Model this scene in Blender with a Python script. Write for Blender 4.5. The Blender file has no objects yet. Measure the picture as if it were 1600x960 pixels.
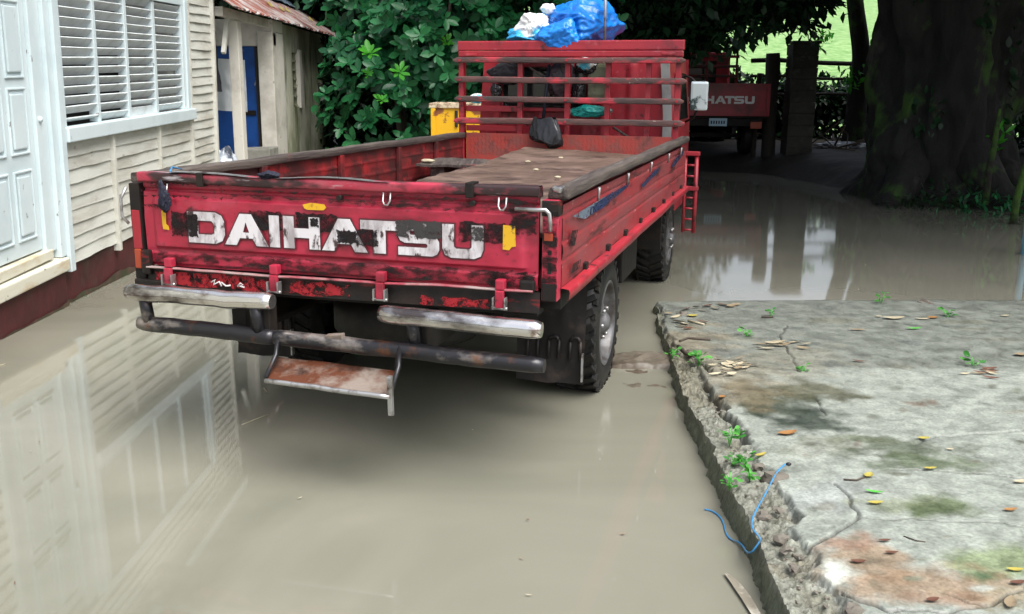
import bpy, bmesh, math, random
import numpy as np
from mathutils import Vector, Matrix, noise as mn

rng = np.random.default_rng(7)
random.seed(7)
R = math.radians
scene = bpy.context.scene
col = scene.collection
PX = 1.0 / 1600.0

# ------------------------------------------------------------------ camera
F_PX, PITCH, ROLL, CAMH = 1480.9, 0.22663, -0.00839, 1.4396
camd = bpy.data.cameras.new('camera')
cam = bpy.data.objects.new('camera', camd); col.objects.link(cam)
camd.sensor_width = 36.0
camd.lens = F_PX / 1600.0 * 36.0
camd.clip_start = 0.05; camd.clip_end = 2000.0
MC = Matrix.Rotation(-PITCH, 3, 'X') @ Matrix.Rotation(ROLL, 3, 'Y')
cr, cf, cu = MC @ Vector((1, 0, 0)), MC @ Vector((0, 1, 0)), MC @ Vector((0, 0, 1))
m = Matrix.Identity(4)
for i in range(3):
    m[i][0], m[i][1], m[i][2] = cr[i], cu[i], -cf[i]
m[2][3] = CAMH
cam.matrix_world = m
scene.camera = cam

# ------------------------------------------------------------------ sky, sun, exposure
SUN_EL, SUN_AZ = R(60), R(138)
world = bpy.data.worlds.new('World'); scene.world = world; world.use_nodes = True
wn = world.node_tree; wn.nodes.clear()
sky = wn.nodes.new('ShaderNodeTexSky'); sky.sky_type = 'NISHITA'; sky.sun_disc = False
sky.sun_elevation = SUN_EL; sky.sun_rotation = SUN_AZ
sky.air_density = 1.0; sky.dust_density = 5.0; sky.ozone_density = 1.0
hs = wn.nodes.new('ShaderNodeHueSaturation'); hs.inputs['Saturation'].default_value = 0.50
bg = wn.nodes.new('ShaderNodeBackground'); bg.inputs['Strength'].default_value = 0.10
wo = wn.nodes.new('ShaderNodeOutputWorld')
wn.links.new(sky.outputs[0], hs.inputs['Color']); wn.links.new(hs.outputs[0], bg.inputs['Color'])
wn.links.new(bg.outputs[0], wo.inputs['Surface'])
sd = bpy.data.lights.new('sun', 'SUN'); sun = bpy.data.objects.new('sun', sd); col.objects.link(sun)
sd.energy = 1.35; sd.angle = R(50); sd.color = (1.0, 0.985, 0.95)
sdir = Vector((math.sin(SUN_AZ) * math.cos(SUN_EL), math.cos(SUN_AZ) * math.cos(SUN_EL), math.sin(SUN_EL)))
sun.rotation_euler = sdir.to_track_quat('Z', 'Y').to_euler()
scene.view_settings.view_transform = 'Standard'; scene.view_settings.look = 'None'
scene.view_settings.gamma = 1.0; scene.view_settings.use_curve_mapping = False
scene.view_settings.exposure = 1.58
scene.render.engine = 'CYCLES'
scene.cycles.sample_clamp_indirect = 4.0

def ray(u, v):
    return MC @ Vector(((u - 800) / F_PX, 1.0, (480 - v) / F_PX))
def atz(u, v, z=0.0):
    d = ray(u, v); t = (z - CAMH) / d.z
    return Vector((d.x * t, d.y * t, z))
def aty(u, v, y):
    d = ray(u, v); t = y / d.y
    return Vector((d.x * t, y, CAMH + d.z * t))

# ------------------------------------------------------------------ materials
def _nodes(name):
    mt = bpy.data.materials.new(name); mt.use_nodes = True
    nt = mt.node_tree; b = nt.nodes['Principled BSDF']
    return mt, nt, b
def rgba(c): return (c[0], c[1], c[2], 1.0)
def mat(name, base, rough=0.6, layers=(), bump=None, metal=0.0, coords='Object', rough2=None, spec=0.5, coat=0.0):
    """layers: (colour, scale, low, high, (sx,sy,sz), strength): noise masks laid over the base colour"""
    mt, nt, b = _nodes(name)
    N, L = nt.nodes.new, nt.links.new
    tc = N('ShaderNodeTexCoord')
    cur = None; lastmask = None
    rgb = N('ShaderNodeRGB'); rgb.outputs[0].default_value = rgba(base); cur = rgb.outputs[0]
    for k, ly in enumerate(layers):
        c, sc, lo, hi = ly[:4]; st = ly[4] if len(ly) > 4 else (1, 1, 1); am = ly[5] if len(ly) > 5 else 1.0
        mp = N('ShaderNodeMapping'); mp.inputs['Scale'].default_value = st
        mp.inputs['Location'].default_value = (k * 3.7, k * 1.3, k * 2.1)
        L(tc.outputs[coords], mp.inputs['Vector'])
        nz = N('ShaderNodeTexNoise'); nz.inputs['Scale'].default_value = sc
        nz.inputs['Detail'].default_value = 7.0; nz.inputs['Roughness'].default_value = 0.62
        L(mp.outputs[0], nz.inputs['Vector'])
        mr = N('ShaderNodeMapRange'); mr.inputs['From Min'].default_value = lo; mr.inputs['From Max'].default_value = hi
        mr.inputs['To Max'].default_value = am
        L(nz.outputs['Fac'], mr.inputs['Value'])
        mx = N('ShaderNodeMix'); mx.data_type = 'RGBA'
        L(mr.outputs[0], mx.inputs['Factor']); L(cur, mx.inputs['A']); mx.inputs['B'].default_value = rgba(c)
        cur = mx.outputs['Result']; lastmask = mr.outputs[0]
    L(cur, b.inputs['Base Color'])
    b.inputs['Roughness'].default_value = rough; b.inputs['Metallic'].default_value = metal
    b.inputs['Specular IOR Level'].default_value = spec
    if coat: b.inputs['Coat Weight'].default_value = coat; b.inputs['Coat Roughness'].default_value = 0.15
    if rough2 is not None and lastmask is not None:
        mr = N('ShaderNodeMapRange'); mr.inputs['To Min'].default_value = rough; mr.inputs['To Max'].default_value = rough2
        L(lastmask, mr.inputs['Value']); L(mr.outputs[0], b.inputs['Roughness'])
    if bump:
        sc, stg, dist = bump[:3]; st = bump[3] if len(bump) > 3 else (1, 1, 1)
        mp = N('ShaderNodeMapping'); mp.inputs['Scale'].default_value = st
        L(tc.outputs[coords], mp.inputs['Vector'])
        nz = N('ShaderNodeTexNoise'); nz.inputs['Scale'].default_value = sc; nz.inputs['Detail'].default_value = 6.0
        L(mp.outputs[0], nz.inputs['Vector'])
        bp = N('ShaderNodeBump'); bp.inputs['Strength'].default_value = stg; bp.inputs['Distance'].default_value = dist
        L(nz.outputs['Fac'], bp.inputs['Height']); L(bp.outputs[0], b.inputs['Normal'])
    return mt
def leafmat(name, c1, c2, rough=0.4, trans=0.3):
    """colour varies leaf by leaf through the colour attribute 'v' (grey 0..1)"""
    mt, nt, b = _nodes(name); N, L = nt.nodes.new, nt.links.new
    at = N('ShaderNodeAttribute'); at.attribute_name = 'v'
    mx = N('ShaderNodeMix'); mx.data_type = 'RGBA'
    mx.inputs['A'].default_value = rgba(c1); mx.inputs['B'].default_value = rgba(c2)
    L(at.outputs['Fac'], mx.inputs['Factor']); L(mx.outputs['Result'], b.inputs['Base Color'])
    b.inputs['Roughness'].default_value = rough; b.inputs['Specular IOR Level'].default_value = 0.35
    tr = N('ShaderNodeBsdfTranslucent'); L(mx.outputs['Result'], tr.inputs['Color'])
    ms = N('ShaderNodeMixShader'); ms.inputs['Fac'].default_value = trans
    L(b.outputs[0], ms.inputs[1]); L(tr.outputs[0], ms.inputs[2])
    L(ms.outputs[0], nt.nodes['Material Output'].inputs['Surface'])
    return mt
def patchmat(name, c, lo, hi, scale=30, am=1.0, rough=0.6, st=(1, 1, 1)):
    """worn film of paint: noise leaves holes in it"""
    mt, nt, b = _nodes(name); N, L = nt.nodes.new, nt.links.new
    tc = N('ShaderNodeTexCoord'); nz = N('ShaderNodeTexNoise'); nz.inputs['Scale'].default_value = scale
    mp = N('ShaderNodeMapping'); mp.inputs['Scale'].default_value = st
    L(tc.outputs['Object'], mp.inputs['Vector']); L(mp.outputs[0], nz.inputs['Vector'])
    nz.inputs['Detail'].default_value = 8.0; nz.inputs['Roughness'].default_value = 0.7
    mr = N('ShaderNodeMapRange'); mr.inputs['From Min'].default_value = lo; mr.inputs['From Max'].default_value = hi
    mr.inputs['To Max'].default_value = am
    L(nz.outputs['Fac'], mr.inputs['Value']); L(mr.outputs[0], b.inputs['Alpha'])
    b.inputs['Base Color'].default_value = rgba(c); b.inputs['Roughness'].default_value = rough; b.inputs['Specular IOR Level'].default_value = 0.25
    return mt

GR = (0.012, 0.010, 0.009)
M = {}
M['red'] = mat('red_paint', (0.38, 0.022, 0.052), 0.40, [((0.30, 0.014, 0.032), 2.4, 0.40, 0.66), ((0.46, 0.09, 0.13), 6.0, 0.55, 0.75, (0.5, 1, 1.5), 0.55), ((0.09, 0.012, 0.016), 4.5, 0.52, 0.70, (0.6, 1, 1.6), 0.8), ((0.05, 0.012, 0.014), 28.0, 0.58, 0.70, (1, 1, 1), 0.6), (GR, 8.0, 0.62, 0.68, (0.7, 1, 1.3), 0.9)], bump=(40, 0.15, 0.004), rough2=0.7)
M['redclean'] = mat('red_paint_cleaner', (0.31, 0.017, 0.028), 0.42, [((0.24, 0.014, 0.026), 3.0, 0.42, 0.66), ((0.06, 0.014, 0.016), 5.0, 0.56, 0.70, (1, 1, 0.6), 0.8), ((0.40, 0.12, 0.13), 20, 0.60, 0.72, (1, 1, 1), 0.5), (GR, 12.0, 0.61, 0.68, (1, 1, 1), 0.85)], bump=(40, 0.1, 0.003))
M['redside'] = mat('faded_red_side_paint', (0.23, 0.022, 0.028), 0.45, [((0.19, 0.042, 0.046), 2.5, 0.42, 0.62, (1, 1, 4)), ((0.55, 0.36, 0.34), 26.0, 0.655, 0.70, (1, 0.5, 2), 0.8), ((0.03, 0.012, 0.012), 4.5, 0.56, 0.66, (1, 0.5, 2.5), 0.85)], bump=(40, 0.12, 0.004))
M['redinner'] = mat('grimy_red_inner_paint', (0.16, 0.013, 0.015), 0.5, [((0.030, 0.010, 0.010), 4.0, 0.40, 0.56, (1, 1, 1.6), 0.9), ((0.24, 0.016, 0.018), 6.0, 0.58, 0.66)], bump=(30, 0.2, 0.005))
M['redrust'] = mat('dull_red_tread_plate', (0.33, 0.045, 0.035), 0.5, [((0.22, 0.06, 0.05), 8, 0.45, 0.6), ((0.05, 0.02, 0.02), 4, 0.6, 0.72)], bump=(60, 0.3, 0.004))
M['black'] = mat('black_greasy_steel', (0.014, 0.012, 0.011), 0.45, [((0.026, 0.018, 0.015), 8, 0.5, 0.7), ((0.22, 0.015, 0.016), 7, 0.60, 0.67, (0.5, 1, 2), 0.8)], bump=(30, 0.3, 0.006), spec=0.22)
M['frame'] = mat('grimy_chassis_steel', (0.010, 0.009, 0.008), 0.6, [((0.018, 0.013, 0.010), 6, 0.5, 0.7)], bump=(20, 0.3, 0.01), spec=0.22)
M['chrome'] = mat('scuffed_bright_pipe', (0.74, 0.72, 0.70), 0.16, [((0.06, 0.04, 0.035), 5, 0.53, 0.66, (0.5, 1, 1), 0.9), ((0.16, 0.07, 0.03), 14, 0.58, 0.70, (1, 1, 1), 0.8)], metal=0.95, bump=(50, 0.08, 0.003))
M['darkpipe'] = mat('dark_scuffed_pipe', (0.028, 0.028, 0.032), 0.30, [((0.34, 0.30, 0.27), 6, 0.56, 0.68, (0.6, 1, 1), 0.8), ((0.15, 0.06, 0.025), 9, 0.57, 0.68, (1, 1, 1), 0.8)], metal=0.5, bump=(50, 0.2, 0.004))
M['steprust'] = mat('rusty_step_plate', (0.24, 0.20, 0.17), 0.5, [((0.11, 0.035, 0.016), 5, 0.40, 0.54), ((0.04, 0.018, 0.012), 9, 0.56, 0.68)], bump=(70, 0.5, 0.004), metal=0.3)
M['lip'] = mat('scraped_steel_lip', (0.34, 0.26, 0.25), 0.45, [((0.30, 0.05, 0.07), 5, 0.46, 0.62), (GR, 11, 0.58, 0.68)], metal=0.2)
M['steel'] = mat('bare_steel', (0.42, 0.42, 0.42), 0.35, [((0.10, 0.07, 0.05), 20, 0.5, 0.7)], metal=0.8)
M['wood'] = mat('weathered_rail_wood', (0.075, 0.060, 0.050), 0.7, [((0.030, 0.022, 0.020), 4, 0.4, 0.6, (6, 0.5, 6)), ((0.14, 0.12, 0.105), 5, 0.56, 0.7, (8, 0.4, 8)), ((0.20, 0.03, 0.03), 3, 0.62, 0.7, (1, 1, 1), 0.7)], bump=(18, 0.5, 0.01, (6, 0.6, 6)))
M['slat'] = mat('worn_red_brown_slat', (0.105, 0.045, 0.040), 0.6, [((0.042, 0.028, 0.026), 3, 0.42, 0.58, (1, 4, 4)), ((0.40, 0.028, 0.045), 3.4, 0.53, 0.62, (1, 3, 3)), ((0.42, 0.34, 0.32), 30, 0.67, 0.72, (0.6, 1, 1), 0.8)], bump=(18, 0.5, 0.006, (0.7, 6, 6)))
M['ply'] = mat('wet_brown_board', (0.085, 0.053, 0.038), 0.6, [((0.15, 0.10, 0.078), 3.5, 0.44, 0.62), ((0.040, 0.022, 0.016), 5, 0.50, 0.66), ((0.30, 0.25, 0.21), 28, 0.66, 0.74, (1, 1, 1), 0.6)], bump=(14, 0.5, 0.02), rough2=0.4)
M['rubber'] = mat('wet_tyre_rubber', (0.013, 0.013, 0.013), 0.5, [((0.030, 0.026, 0.022), 9, 0.5, 0.7)], bump=(60, 0.2, 0.003), spec=0.22)
M['flap'] = mat('black_mud_flap', (0.014, 0.013, 0.013), 0.5, [((0.04, 0.03, 0.025), 12, 0.5, 0.7)], bump=(40, 0.2, 0.004), spec=0.22)
M['rim'] = mat('grey_steel_rim', (0.125, 0.125, 0.13), 0.45, [((0.045, 0.04, 0.036), 9, 0.42, 0.60)], metal=0.3)
M['letter'] = mat('worn_white_lettering', (0.60, 0.58, 0.60), 0.5, [((0.30, 0.27, 0.28), 14, 0.44, 0.60, (1, 1, 0.35)), ((0.05, 0.03, 0.03), 26, 0.57, 0.63, (1, 1, 0.45)), ((0.03, 0.02, 0.02), 7, 0.60, 0.64, (1, 1, 0.6))])
M['letterline'] = mat('dark_letter_edge', (0.075, 0.012, 0.018), 0.6)
M['letterwhite'] = mat('white_lettering', (0.80, 0.80, 0.80), 0.5)
M['tape'] = patchmat('black_tape_residue', (0.012, 0.009, 0.010), 0.36, 0.58, 15, 0.95)
M['greytape'] = patchmat('grey_tape_residue', (0.05, 0.047, 0.047), 0.36, 0.50, 30, 0.85)
M['soot'] = patchmat('greasy_black_grime', (0.014, 0.011, 0.011), 0.44, 0.66, 22, 0.95, st=(0.6, 1, 1.5))
M['redworn'] = patchmat('flaking_red_paint', (0.34, 0.022, 0.03), 0.46, 0.56, 22, 1.0)
M['rail'] = mat('greasy_worn_red_rail', (0.36, 0.028, 0.055), 0.35, [((0.30, 0.10, 0.11), 5, 0.48, 0.66, (0.6, 1, 1)), ((0.016, 0.012, 0.012), 2.6, 0.47, 0.55, (1, 2, 2), 0.96), ((0.42, 0.38, 0.40), 11, 0.60, 0.68, (0.5, 3, 3), 0.85)], bump=(40, 0.2, 0.004))
M['mud'] = mat('wet_grey_mud', (0.095, 0.082, 0.062), 0.5, [((0.14, 0.12, 0.095), 6, 0.5, 0.65), ((0.06, 0.04, 0.028), 4, 0.52, 0.66)], bump=(20, 0.6, 0.012))
M['yellowref'] = mat('yellow_sticker_remnant', (0.62, 0.36, 0.012), 0.55, [((0.30, 0.14, 0.02), 40, 0.55, 0.68), ((0.03, 0.02, 0.015), 26, 0.64, 0.68)])
M['blueband'] = patchmat('faded_blue_decal', (0.014, 0.024, 0.066), 0.38, 0.54, 14, 0.95, st=(1, 0.6, 1.4))
M['greyband'] = patchmat('grey_blue_decal', (0.105, 0.135, 0.17), 0.36, 0.52, 20, 0.95)
M['orange'] = mat('orange_lens', (0.32, 0.05, 0.02), 0.3)
M['glass'] = mat('dark_cab_glass', (0.015, 0.017, 0.017), 0.08)
M['mirror'] = mat('mirror_back_white', (0.62, 0.70, 0.72), 0.08, [((0.06, 0.09, 0.09), 3.0, 0.56, 0.60, (1, 1, 1.3))], metal=0.4)
M['greypan'] = mat('grey_cab_panel', (0.34, 0.36, 0.36), 0.5, [((0.22, 0.23, 0.23), 6, 0.5, 0.7)])
M['tarp'] = mat('blue_tarpaulin', (0.012, 0.21, 0.70), 0.34, [((0.005, 0.11, 0.46), 3, 0.45, 0.65)], bump=(6, 0.35, 0.03))
M['whitebag'] = mat('white_plastic_bag', (0.78, 0.80, 0.78), 0.35, [((0.05, 0.45, 0.65), 4.2, 0.52, 0.58)], bump=(10, 0.5, 0.02))
M['blackbag'] = mat('black_plastic_bag', (0.008, 0.008, 0.010), 0.20, bump=(9, 0.35, 0.02))
M['tealbag'] = mat('teal_plastic_bag', (0.015, 0.30, 0.27), 0.35, bump=(14, 0.5, 0.02))
M['purplebag'] = mat('dark_purple_sack', (0.035, 0.022, 0.03), 0.45, bump=(10, 0.5, 0.02))
M['olive'] = mat('dull_olive_jerrycan', (0.13, 0.14, 0.085), 0.45, [((0.05, 0.05, 0.04), 8, 0.5, 0.65)])
M['cloth'] = mat('white_cloth', (0.62, 0.66, 0.68), 0.8, bump=(8, 0.3, 0.02))
M['darkcloth'] = mat('dark_cloth', (0.020, 0.020, 0.026), 0.8, bump=(12, 0.4, 0.02))
M['bluerag'] = mat('navy_rag', (0.004, 0.006, 0.020), 0.7, bump=(30, 0.5, 0.01))
M['yellowbin'] = mat('chipped_yellow_steel', (0.80, 0.44, 0.008), 0.45, [((0.26, 0.09, 0.03), 5.5, 0.565, 0.60, (1, 1, 1.3)), ((0.05, 0.03, 0.025), 12, 0.63, 0.68)], bump=(30, 0.2, 0.004))
M['yellowrim'] = mat('worn_pale_rim', (0.62, 0.52, 0.36), 0.5, [((0.16, 0.07, 0.03), 14, 0.5, 0.62)])
# house
M['white'] = mat('pale_blue_white_gloss_paint', (0.58, 0.67, 0.69), 0.42, [((0.48, 0.575, 0.60), 2.2, 0.45, 0.7), ((0.14, 0.13, 0.12), 13, 0.665, 0.70, (1, 1, 0.6), 0.85)], bump=(16, 0.12, 0.006, (1, 1, 0.3)))
M['slatpaint'] = mat('white_louvre_paint', (0.60, 0.65, 0.66), 0.5, [((0.44, 0.47, 0.46), 5, 0.5, 0.68), ((0.10, 0.09, 0.08), 24, 0.69, 0.73)], bump=(14, 0.15, 0.004, (1, 0.4, 1)))
M['siding'] = mat('cream_siding_paint', (0.55, 0.565, 0.515), 0.6, [((0.40, 0.39, 0.335), 2.5, 0.42, 0.65, (1, 0.6, 2.5)), ((0.54, 0.55, 0.50), 6, 0.52, 0.7, (1, 0.4, 2)), ((0.20, 0.17, 0.14), 15, 0.63, 0.70, (1, 0.5, 1), 0.8)], bump=(12, 0.25, 0.006, (1, 0.35, 3)))
M['batten'] = mat('cream_batten_paint', (0.57, 0.57, 0.51), 0.6, [((0.46, 0.45, 0.39), 6, 0.45, 0.65)])
M['barewood'] = mat('peeling_cream_threshold', (0.58, 0.57, 0.47), 0.7, [((0.46, 0.36, 0.22), 4, 0.48, 0.62, (1, 0.5, 2)), ((0.08, 0.06, 0.05), 15, 0.66, 0.71)], bump=(20, 0.3, 0.006, (1, 0.3, 2)))
M['foundation'] = mat('damp_oxblood_foundation', (0.075, 0.014, 0.016), 0.6, [((0.042, 0.010, 0.011), 3, 0.45, 0.65), ((0.06, 0.048, 0.036), 5, 0.56, 0.70, (1, 1, 0.7), 0.7)], bump=(16, 0.4, 0.01))
M['foundalg'] = mat('algae_stained_foundation_foot', (0.045, 0.040, 0.026), 0.5, [((0.09, 0.05, 0.04), 6, 0.48, 0.62), ((0.03, 0.05, 0.02), 9, 0.55, 0.68)], bump=(16, 0.5, 0.01))
M['dark'] = mat('dark_interior', (0.012, 0.012, 0.011), 0.9)  # near-black colour stands in for shade inside rooms and openings
M['zinc'] = mat('rusted_corrugated_roof', (0.30, 0.28, 0.27), 0.5, [((0.19, 0.055, 0.035), 2.4, 0.42, 0.55, (1, 2.5, 1)), ((0.42, 0.38, 0.36), 4, 0.55, 0.68, (0.6, 4, 1)), ((0.07, 0.04, 0.035), 7, 0.60, 0.7)], metal=0.2, bump=(20, 0.2, 0.006))
M['bluetarp2'] = mat('grey_blue_roof_sheet', (0.10, 0.14, 0.18), 0.4, [((0.03, 0.04, 0.05), 4, 0.5, 0.65)], bump=(8, 0.5, 0.03))
M['yellowleaf'] = mat('yellow_fallen_leaf', (0.34, 0.29, 0.06), 0.5, [((0.20, 0.17, 0.05), 30, 0.5, 0.65)])
M['shedwall'] = mat('mildewed_cream_render', (0.60, 0.60, 0.48), 0.8, [((0.30, 0.32, 0.20), 2.2, 0.40, 0.56, (1, 1, 0.5)), ((0.08, 0.095, 0.05), 2.8, 0.55, 0.68, (1, 1.6, 0.35), 0.9), ((0.48, 0.47, 0.39), 3.4, 0.60, 0.70, (1, 2, 0.3))], bump=(14, 0.3, 0.01))
M['column'] = mat('cream_column_paint', (0.62, 0.60, 0.53), 0.75, [((0.44, 0.42, 0.36), 3, 0.48, 0.66), ((0.18, 0.16, 0.13), 10, 0.64, 0.72)], bump=(14, 0.2, 0.006))
M['bluedoor'] = mat('deep_blue_door_paint', (0.006, 0.065, 0.28), 0.45, [((0.004, 0.04, 0.18), 3, 0.45, 0.65), ((0.22, 0.24, 0.27), 9, 0.68, 0.72, (1, 1, 0.5))])
M['concrete'] = mat('old_concrete', (0.30, 0.29, 0.26), 0.8, [((0.18, 0.18, 0.15), 3, 0.45, 0.65), ((0.07, 0.08, 0.055), 5, 0.56, 0.68)], bump=(20, 0.5, 0.01))
M['stone'] = mat('broken_concrete_rubble', (0.12, 0.108, 0.088), 0.8, [((0.18, 0.168, 0.145), 9, 0.5, 0.65), ((0.09, 0.075, 0.06), 7, 0.52, 0.66)], bump=(30, 0.5, 0.008))
M['blockpillar'] = mat('mossy_block_pillar', (0.045, 0.043, 0.037), 0.85, [((0.022, 0.025, 0.017), 3, 0.42, 0.62), ((0.07, 0.065, 0.055), 7, 0.58, 0.7)], bump=(20, 0.5, 0.01))
M['oldpost'] = mat('rotten_gate_post', (0.026, 0.022, 0.018), 0.85, [((0.025, 0.022, 0.018), 5, 0.45, 0.6, (3, 3, 0.5))], bump=(12, 0.6, 0.02, (3, 3, 0.4)))
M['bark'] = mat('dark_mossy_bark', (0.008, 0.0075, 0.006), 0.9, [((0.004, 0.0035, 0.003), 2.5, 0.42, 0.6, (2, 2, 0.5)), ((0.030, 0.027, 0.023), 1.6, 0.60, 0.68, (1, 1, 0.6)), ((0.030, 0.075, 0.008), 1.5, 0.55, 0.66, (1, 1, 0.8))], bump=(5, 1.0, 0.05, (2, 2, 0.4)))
M['moss'] = mat('bright_moss', (0.040, 0.095, 0.009), 0.9, [((0.016, 0.034, 0.006), 4, 0.42, 0.60), ((0.014, 0.011, 0.008), 3, 0.50, 0.60)], bump=(30, 0.8, 0.03))
M['twig'] = mat('twig_bark', (0.055, 0.042, 0.03), 0.85)
M['soil'] = mat('dark_wet_soil', (0.045, 0.035, 0.027), 0.7, [((0.022, 0.017, 0.013), 1.5, 0.42, 0.6), ((0.085, 0.068, 0.05), 5, 0.56, 0.7)], bump=(4, 0.8, 0.08), coords='Object')
M['trash'] = mat('wet_pale_plastic', (0.50, 0.55, 0.62), 0.3, [((0.05, 0.06, 0.08), 4, 0.48, 0.58)], bump=(9, 0.6, 0.02))
M['bluewhite'] = mat('pale_blue_plastic', (0.35, 0.55, 0.68), 0.35, bump=(12, 0.5, 0.01))
M['bluepipe'] = mat('light_blue_pipe', (0.10, 0.28, 0.38), 0.4)
M['cord'] = mat('blue_cord', (0.03, 0.19, 0.40), 0.6, [((0.10, 0.14, 0.16), 40, 0.5, 0.65)])
M['dryleaf'] = mat('dry_tan_leaf', (0.20, 0.155, 0.095), 0.7, [((0.11, 0.075, 0.045), 20, 0.5, 0.65)])
M['paleleaf'] = mat('pale_cream_leaf', (0.36, 0.32, 0.22), 0.6, [((0.35, 0.30, 0.2), 30, 0.5, 0.7)])
M['brownleaf'] = mat('red_brown_leaf', (0.10, 0.042, 0.026), 0.6)
M['orangeleaf'] = mat('orange_leaf', (0.27, 0.135, 0.045), 0.55, [((0.18, 0.08, 0.03), 30, 0.5, 0.65)])
M['greenleaf'] = mat('fresh_green_leaf', (0.08, 0.36, 0.05), 0.45)
M['weed'] = leafmat('weed_leaf', (0.03, 0.16, 0.028), (0.075, 0.31, 0.04), 0.5, 0.25)
M['bush'] = leafmat('glossy_shrub_leaf', (0.009, 0.072, 0.026), (0.040, 0.235, 0.075), 0.32, 0.25)
M['lime'] = leafmat('young_lime_leaf', (0.035, 0.24, 0.02), (0.075, 0.36, 0.025), 0.4, 0.3)
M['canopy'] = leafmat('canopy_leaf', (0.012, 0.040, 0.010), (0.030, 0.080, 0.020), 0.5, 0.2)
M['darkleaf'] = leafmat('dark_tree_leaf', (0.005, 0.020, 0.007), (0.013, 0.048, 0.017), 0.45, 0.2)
M['dryblade'] = mat('dried_palm_blade', (0.20, 0.18, 0.14), 0.6, [((0.42, 0.40, 0.34), 9, 0.5, 0.65)])

# ------------------------------------------------------------------ helpers
def link(name, me, material, parent=None, mw=None):
    o = bpy.data.objects.new(name, me); col.objects.link(o)
    if material is not None:
        if len(me.materials) == 0: me.materials.append(material)
    if parent is not None: o.parent = parent
    if mw is not None: o.matrix_local = mw
    return o
def tag(o, label=None, cat=None, group=None, kind=None):
    if label: o['label'] = label
    if cat: o['category'] = cat
    if group: o['group'] = group
    if kind: o['kind'] = kind
    return o
def thing(name, label, cat, mw=None, group=None):
    o = bpy.data.objects.new(name, None); col.objects.link(o); o.empty_display_size = 0.1
    if mw is not None: o.matrix_world = mw
    return tag(o, label, cat, group)
def T(x, y, z): return Matrix.Translation((x, y, z))

class MB:
    def __init__(s): s.bm = bmesh.new()
    def box(s, x0, x1, y0, y1, z0, z1, mw=None, bev=0.0, jit=0.0):
        pts = [(x, y, z) for x in (x0, x1) for y in (y0, y1) for z in (z0, z1)]
        vs = []
        for p in pts:
            v = Vector(p)
            if jit: v += Vector((random.uniform(-jit, jit), random.uniform(-jit, jit), random.uniform(-jit, jit)))
            if mw is not None: v = mw @ v
            vs.append(s.bm.verts.new(v))
        fs = [s.bm.faces.new([vs[i] for i in f]) for f in ((0, 1, 3, 2), (4, 6, 7, 5), (0, 4, 5, 1), (2, 3, 7, 6), (0, 2, 6, 4), (1, 5, 7, 3))]
        if bev:
            es = list({e for f in fs for e in f.edges})
            bmesh.ops.bevel(s.bm, geom=es, offset=bev, segments=2, affect='EDGES', profile=0.6)
        return s
    def tube(s, pts, r, n=10, cap=True, rs=None):
        pts = [Vector(p) for p in pts]; rings = []
        up0 = None
        for i, p in enumerate(pts):
            d = (pts[min(i + 1, len(pts) - 1)] - pts[max(i - 1, 0)]).normalized()
            if up0 is None:
                up0 = d.orthogonal().normalized()
            a = (up0 - d * up0.dot(d))
            a = a.normalized() if a.length > 1e-6 else d.orthogonal().normalized()
            up0 = a; b = d.cross(a)
            rr = rs[i] if rs is not None else r
            rings.append([s.bm.verts.new(p + (a * math.cos(t) + b * math.sin(t)) * rr) for t in [2 * math.pi * k / n for k in range(n)]])
        for i in range(len(rings) - 1):
            for k in range(n):
                f = s.bm.faces.new((rings[i][k], rings[i][(k + 1) % n], rings[i + 1][(k + 1) % n], rings[i + 1][k])); f.smooth = True
        if cap:
            s.bm.faces.new(rings[0][::-1]); s.bm.faces.new(rings[-1])
        return s
    def lathe(s, prof, axis_mw, n=40):
        """prof: list of (radius, offset along local X)"""
        rings = []
        for r, x in prof:
            rings.append([s.bm.verts.new(axis_mw @ Vector((x, r * math.cos(2 * math.pi * k / n), r * math.sin(2 * math.pi * k / n)))) for k in range(n)])
        for i in range(len(rings) - 1):
            for k in range(n):
                f = s.bm.faces.new((rings[i][k], rings[i][(k + 1) % n], rings[i + 1][(k + 1) % n], rings[i + 1][k])); f.smooth = True
        return s
    def grid(s, fn, nu, nv, smooth=True):
        g = [[s.bm.verts.new(fn(i / nu, j / nv)) for j in range(nv + 1)] for i in range(nu + 1)]
        for i in range(nu):
            for j in range(nv):
                f = s.bm.faces.new((g[i][j], g[i + 1][j], g[i + 1][j + 1], g[i][j + 1])); f.smooth = smooth
        return s
    def poly(s, outer, holes, depth, mw):
        """outline in local (x, z), extruded from y = 0 to y = -depth"""
        es = []
        for lp in [outer] + list(holes):
            vs = [s.bm.verts.new((x, 0, z)) for x, z in lp]
            es += [s.bm.edges.new((vs[i], vs[(i + 1) % len(vs)])) for i in range(len(vs))]
        r = bmesh.ops.triangle_fill(s.bm, use_beauty=True, edges=es)
        fs = [g for g in r['geom'] if isinstance(g, bmesh.types.BMFace)]
        e = bmesh.ops.extrude_face_region(s.bm, geom=fs)
        bmesh.ops.translate(s.bm, verts=[v for v in e['geom'] if isinstance(v, bmesh.types.BMVert)], vec=(0, -depth, 0))
        if mw is not None: bmesh.ops.transform(s.bm, matrix=mw, verts=s.bm.verts)
        return s
    def mesh(s, name, normals=True):
        if normals: bmesh.ops.recalc_face_normals(s.bm, faces=s.bm.faces)
        me = bpy.data.meshes.new(name); s.bm.to_mesh(me); s.bm.free(); return me
    def obj(s, name, material, parent=None, mw=None):
        return link(name, s.mesh(name), material, parent, mw)
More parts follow.
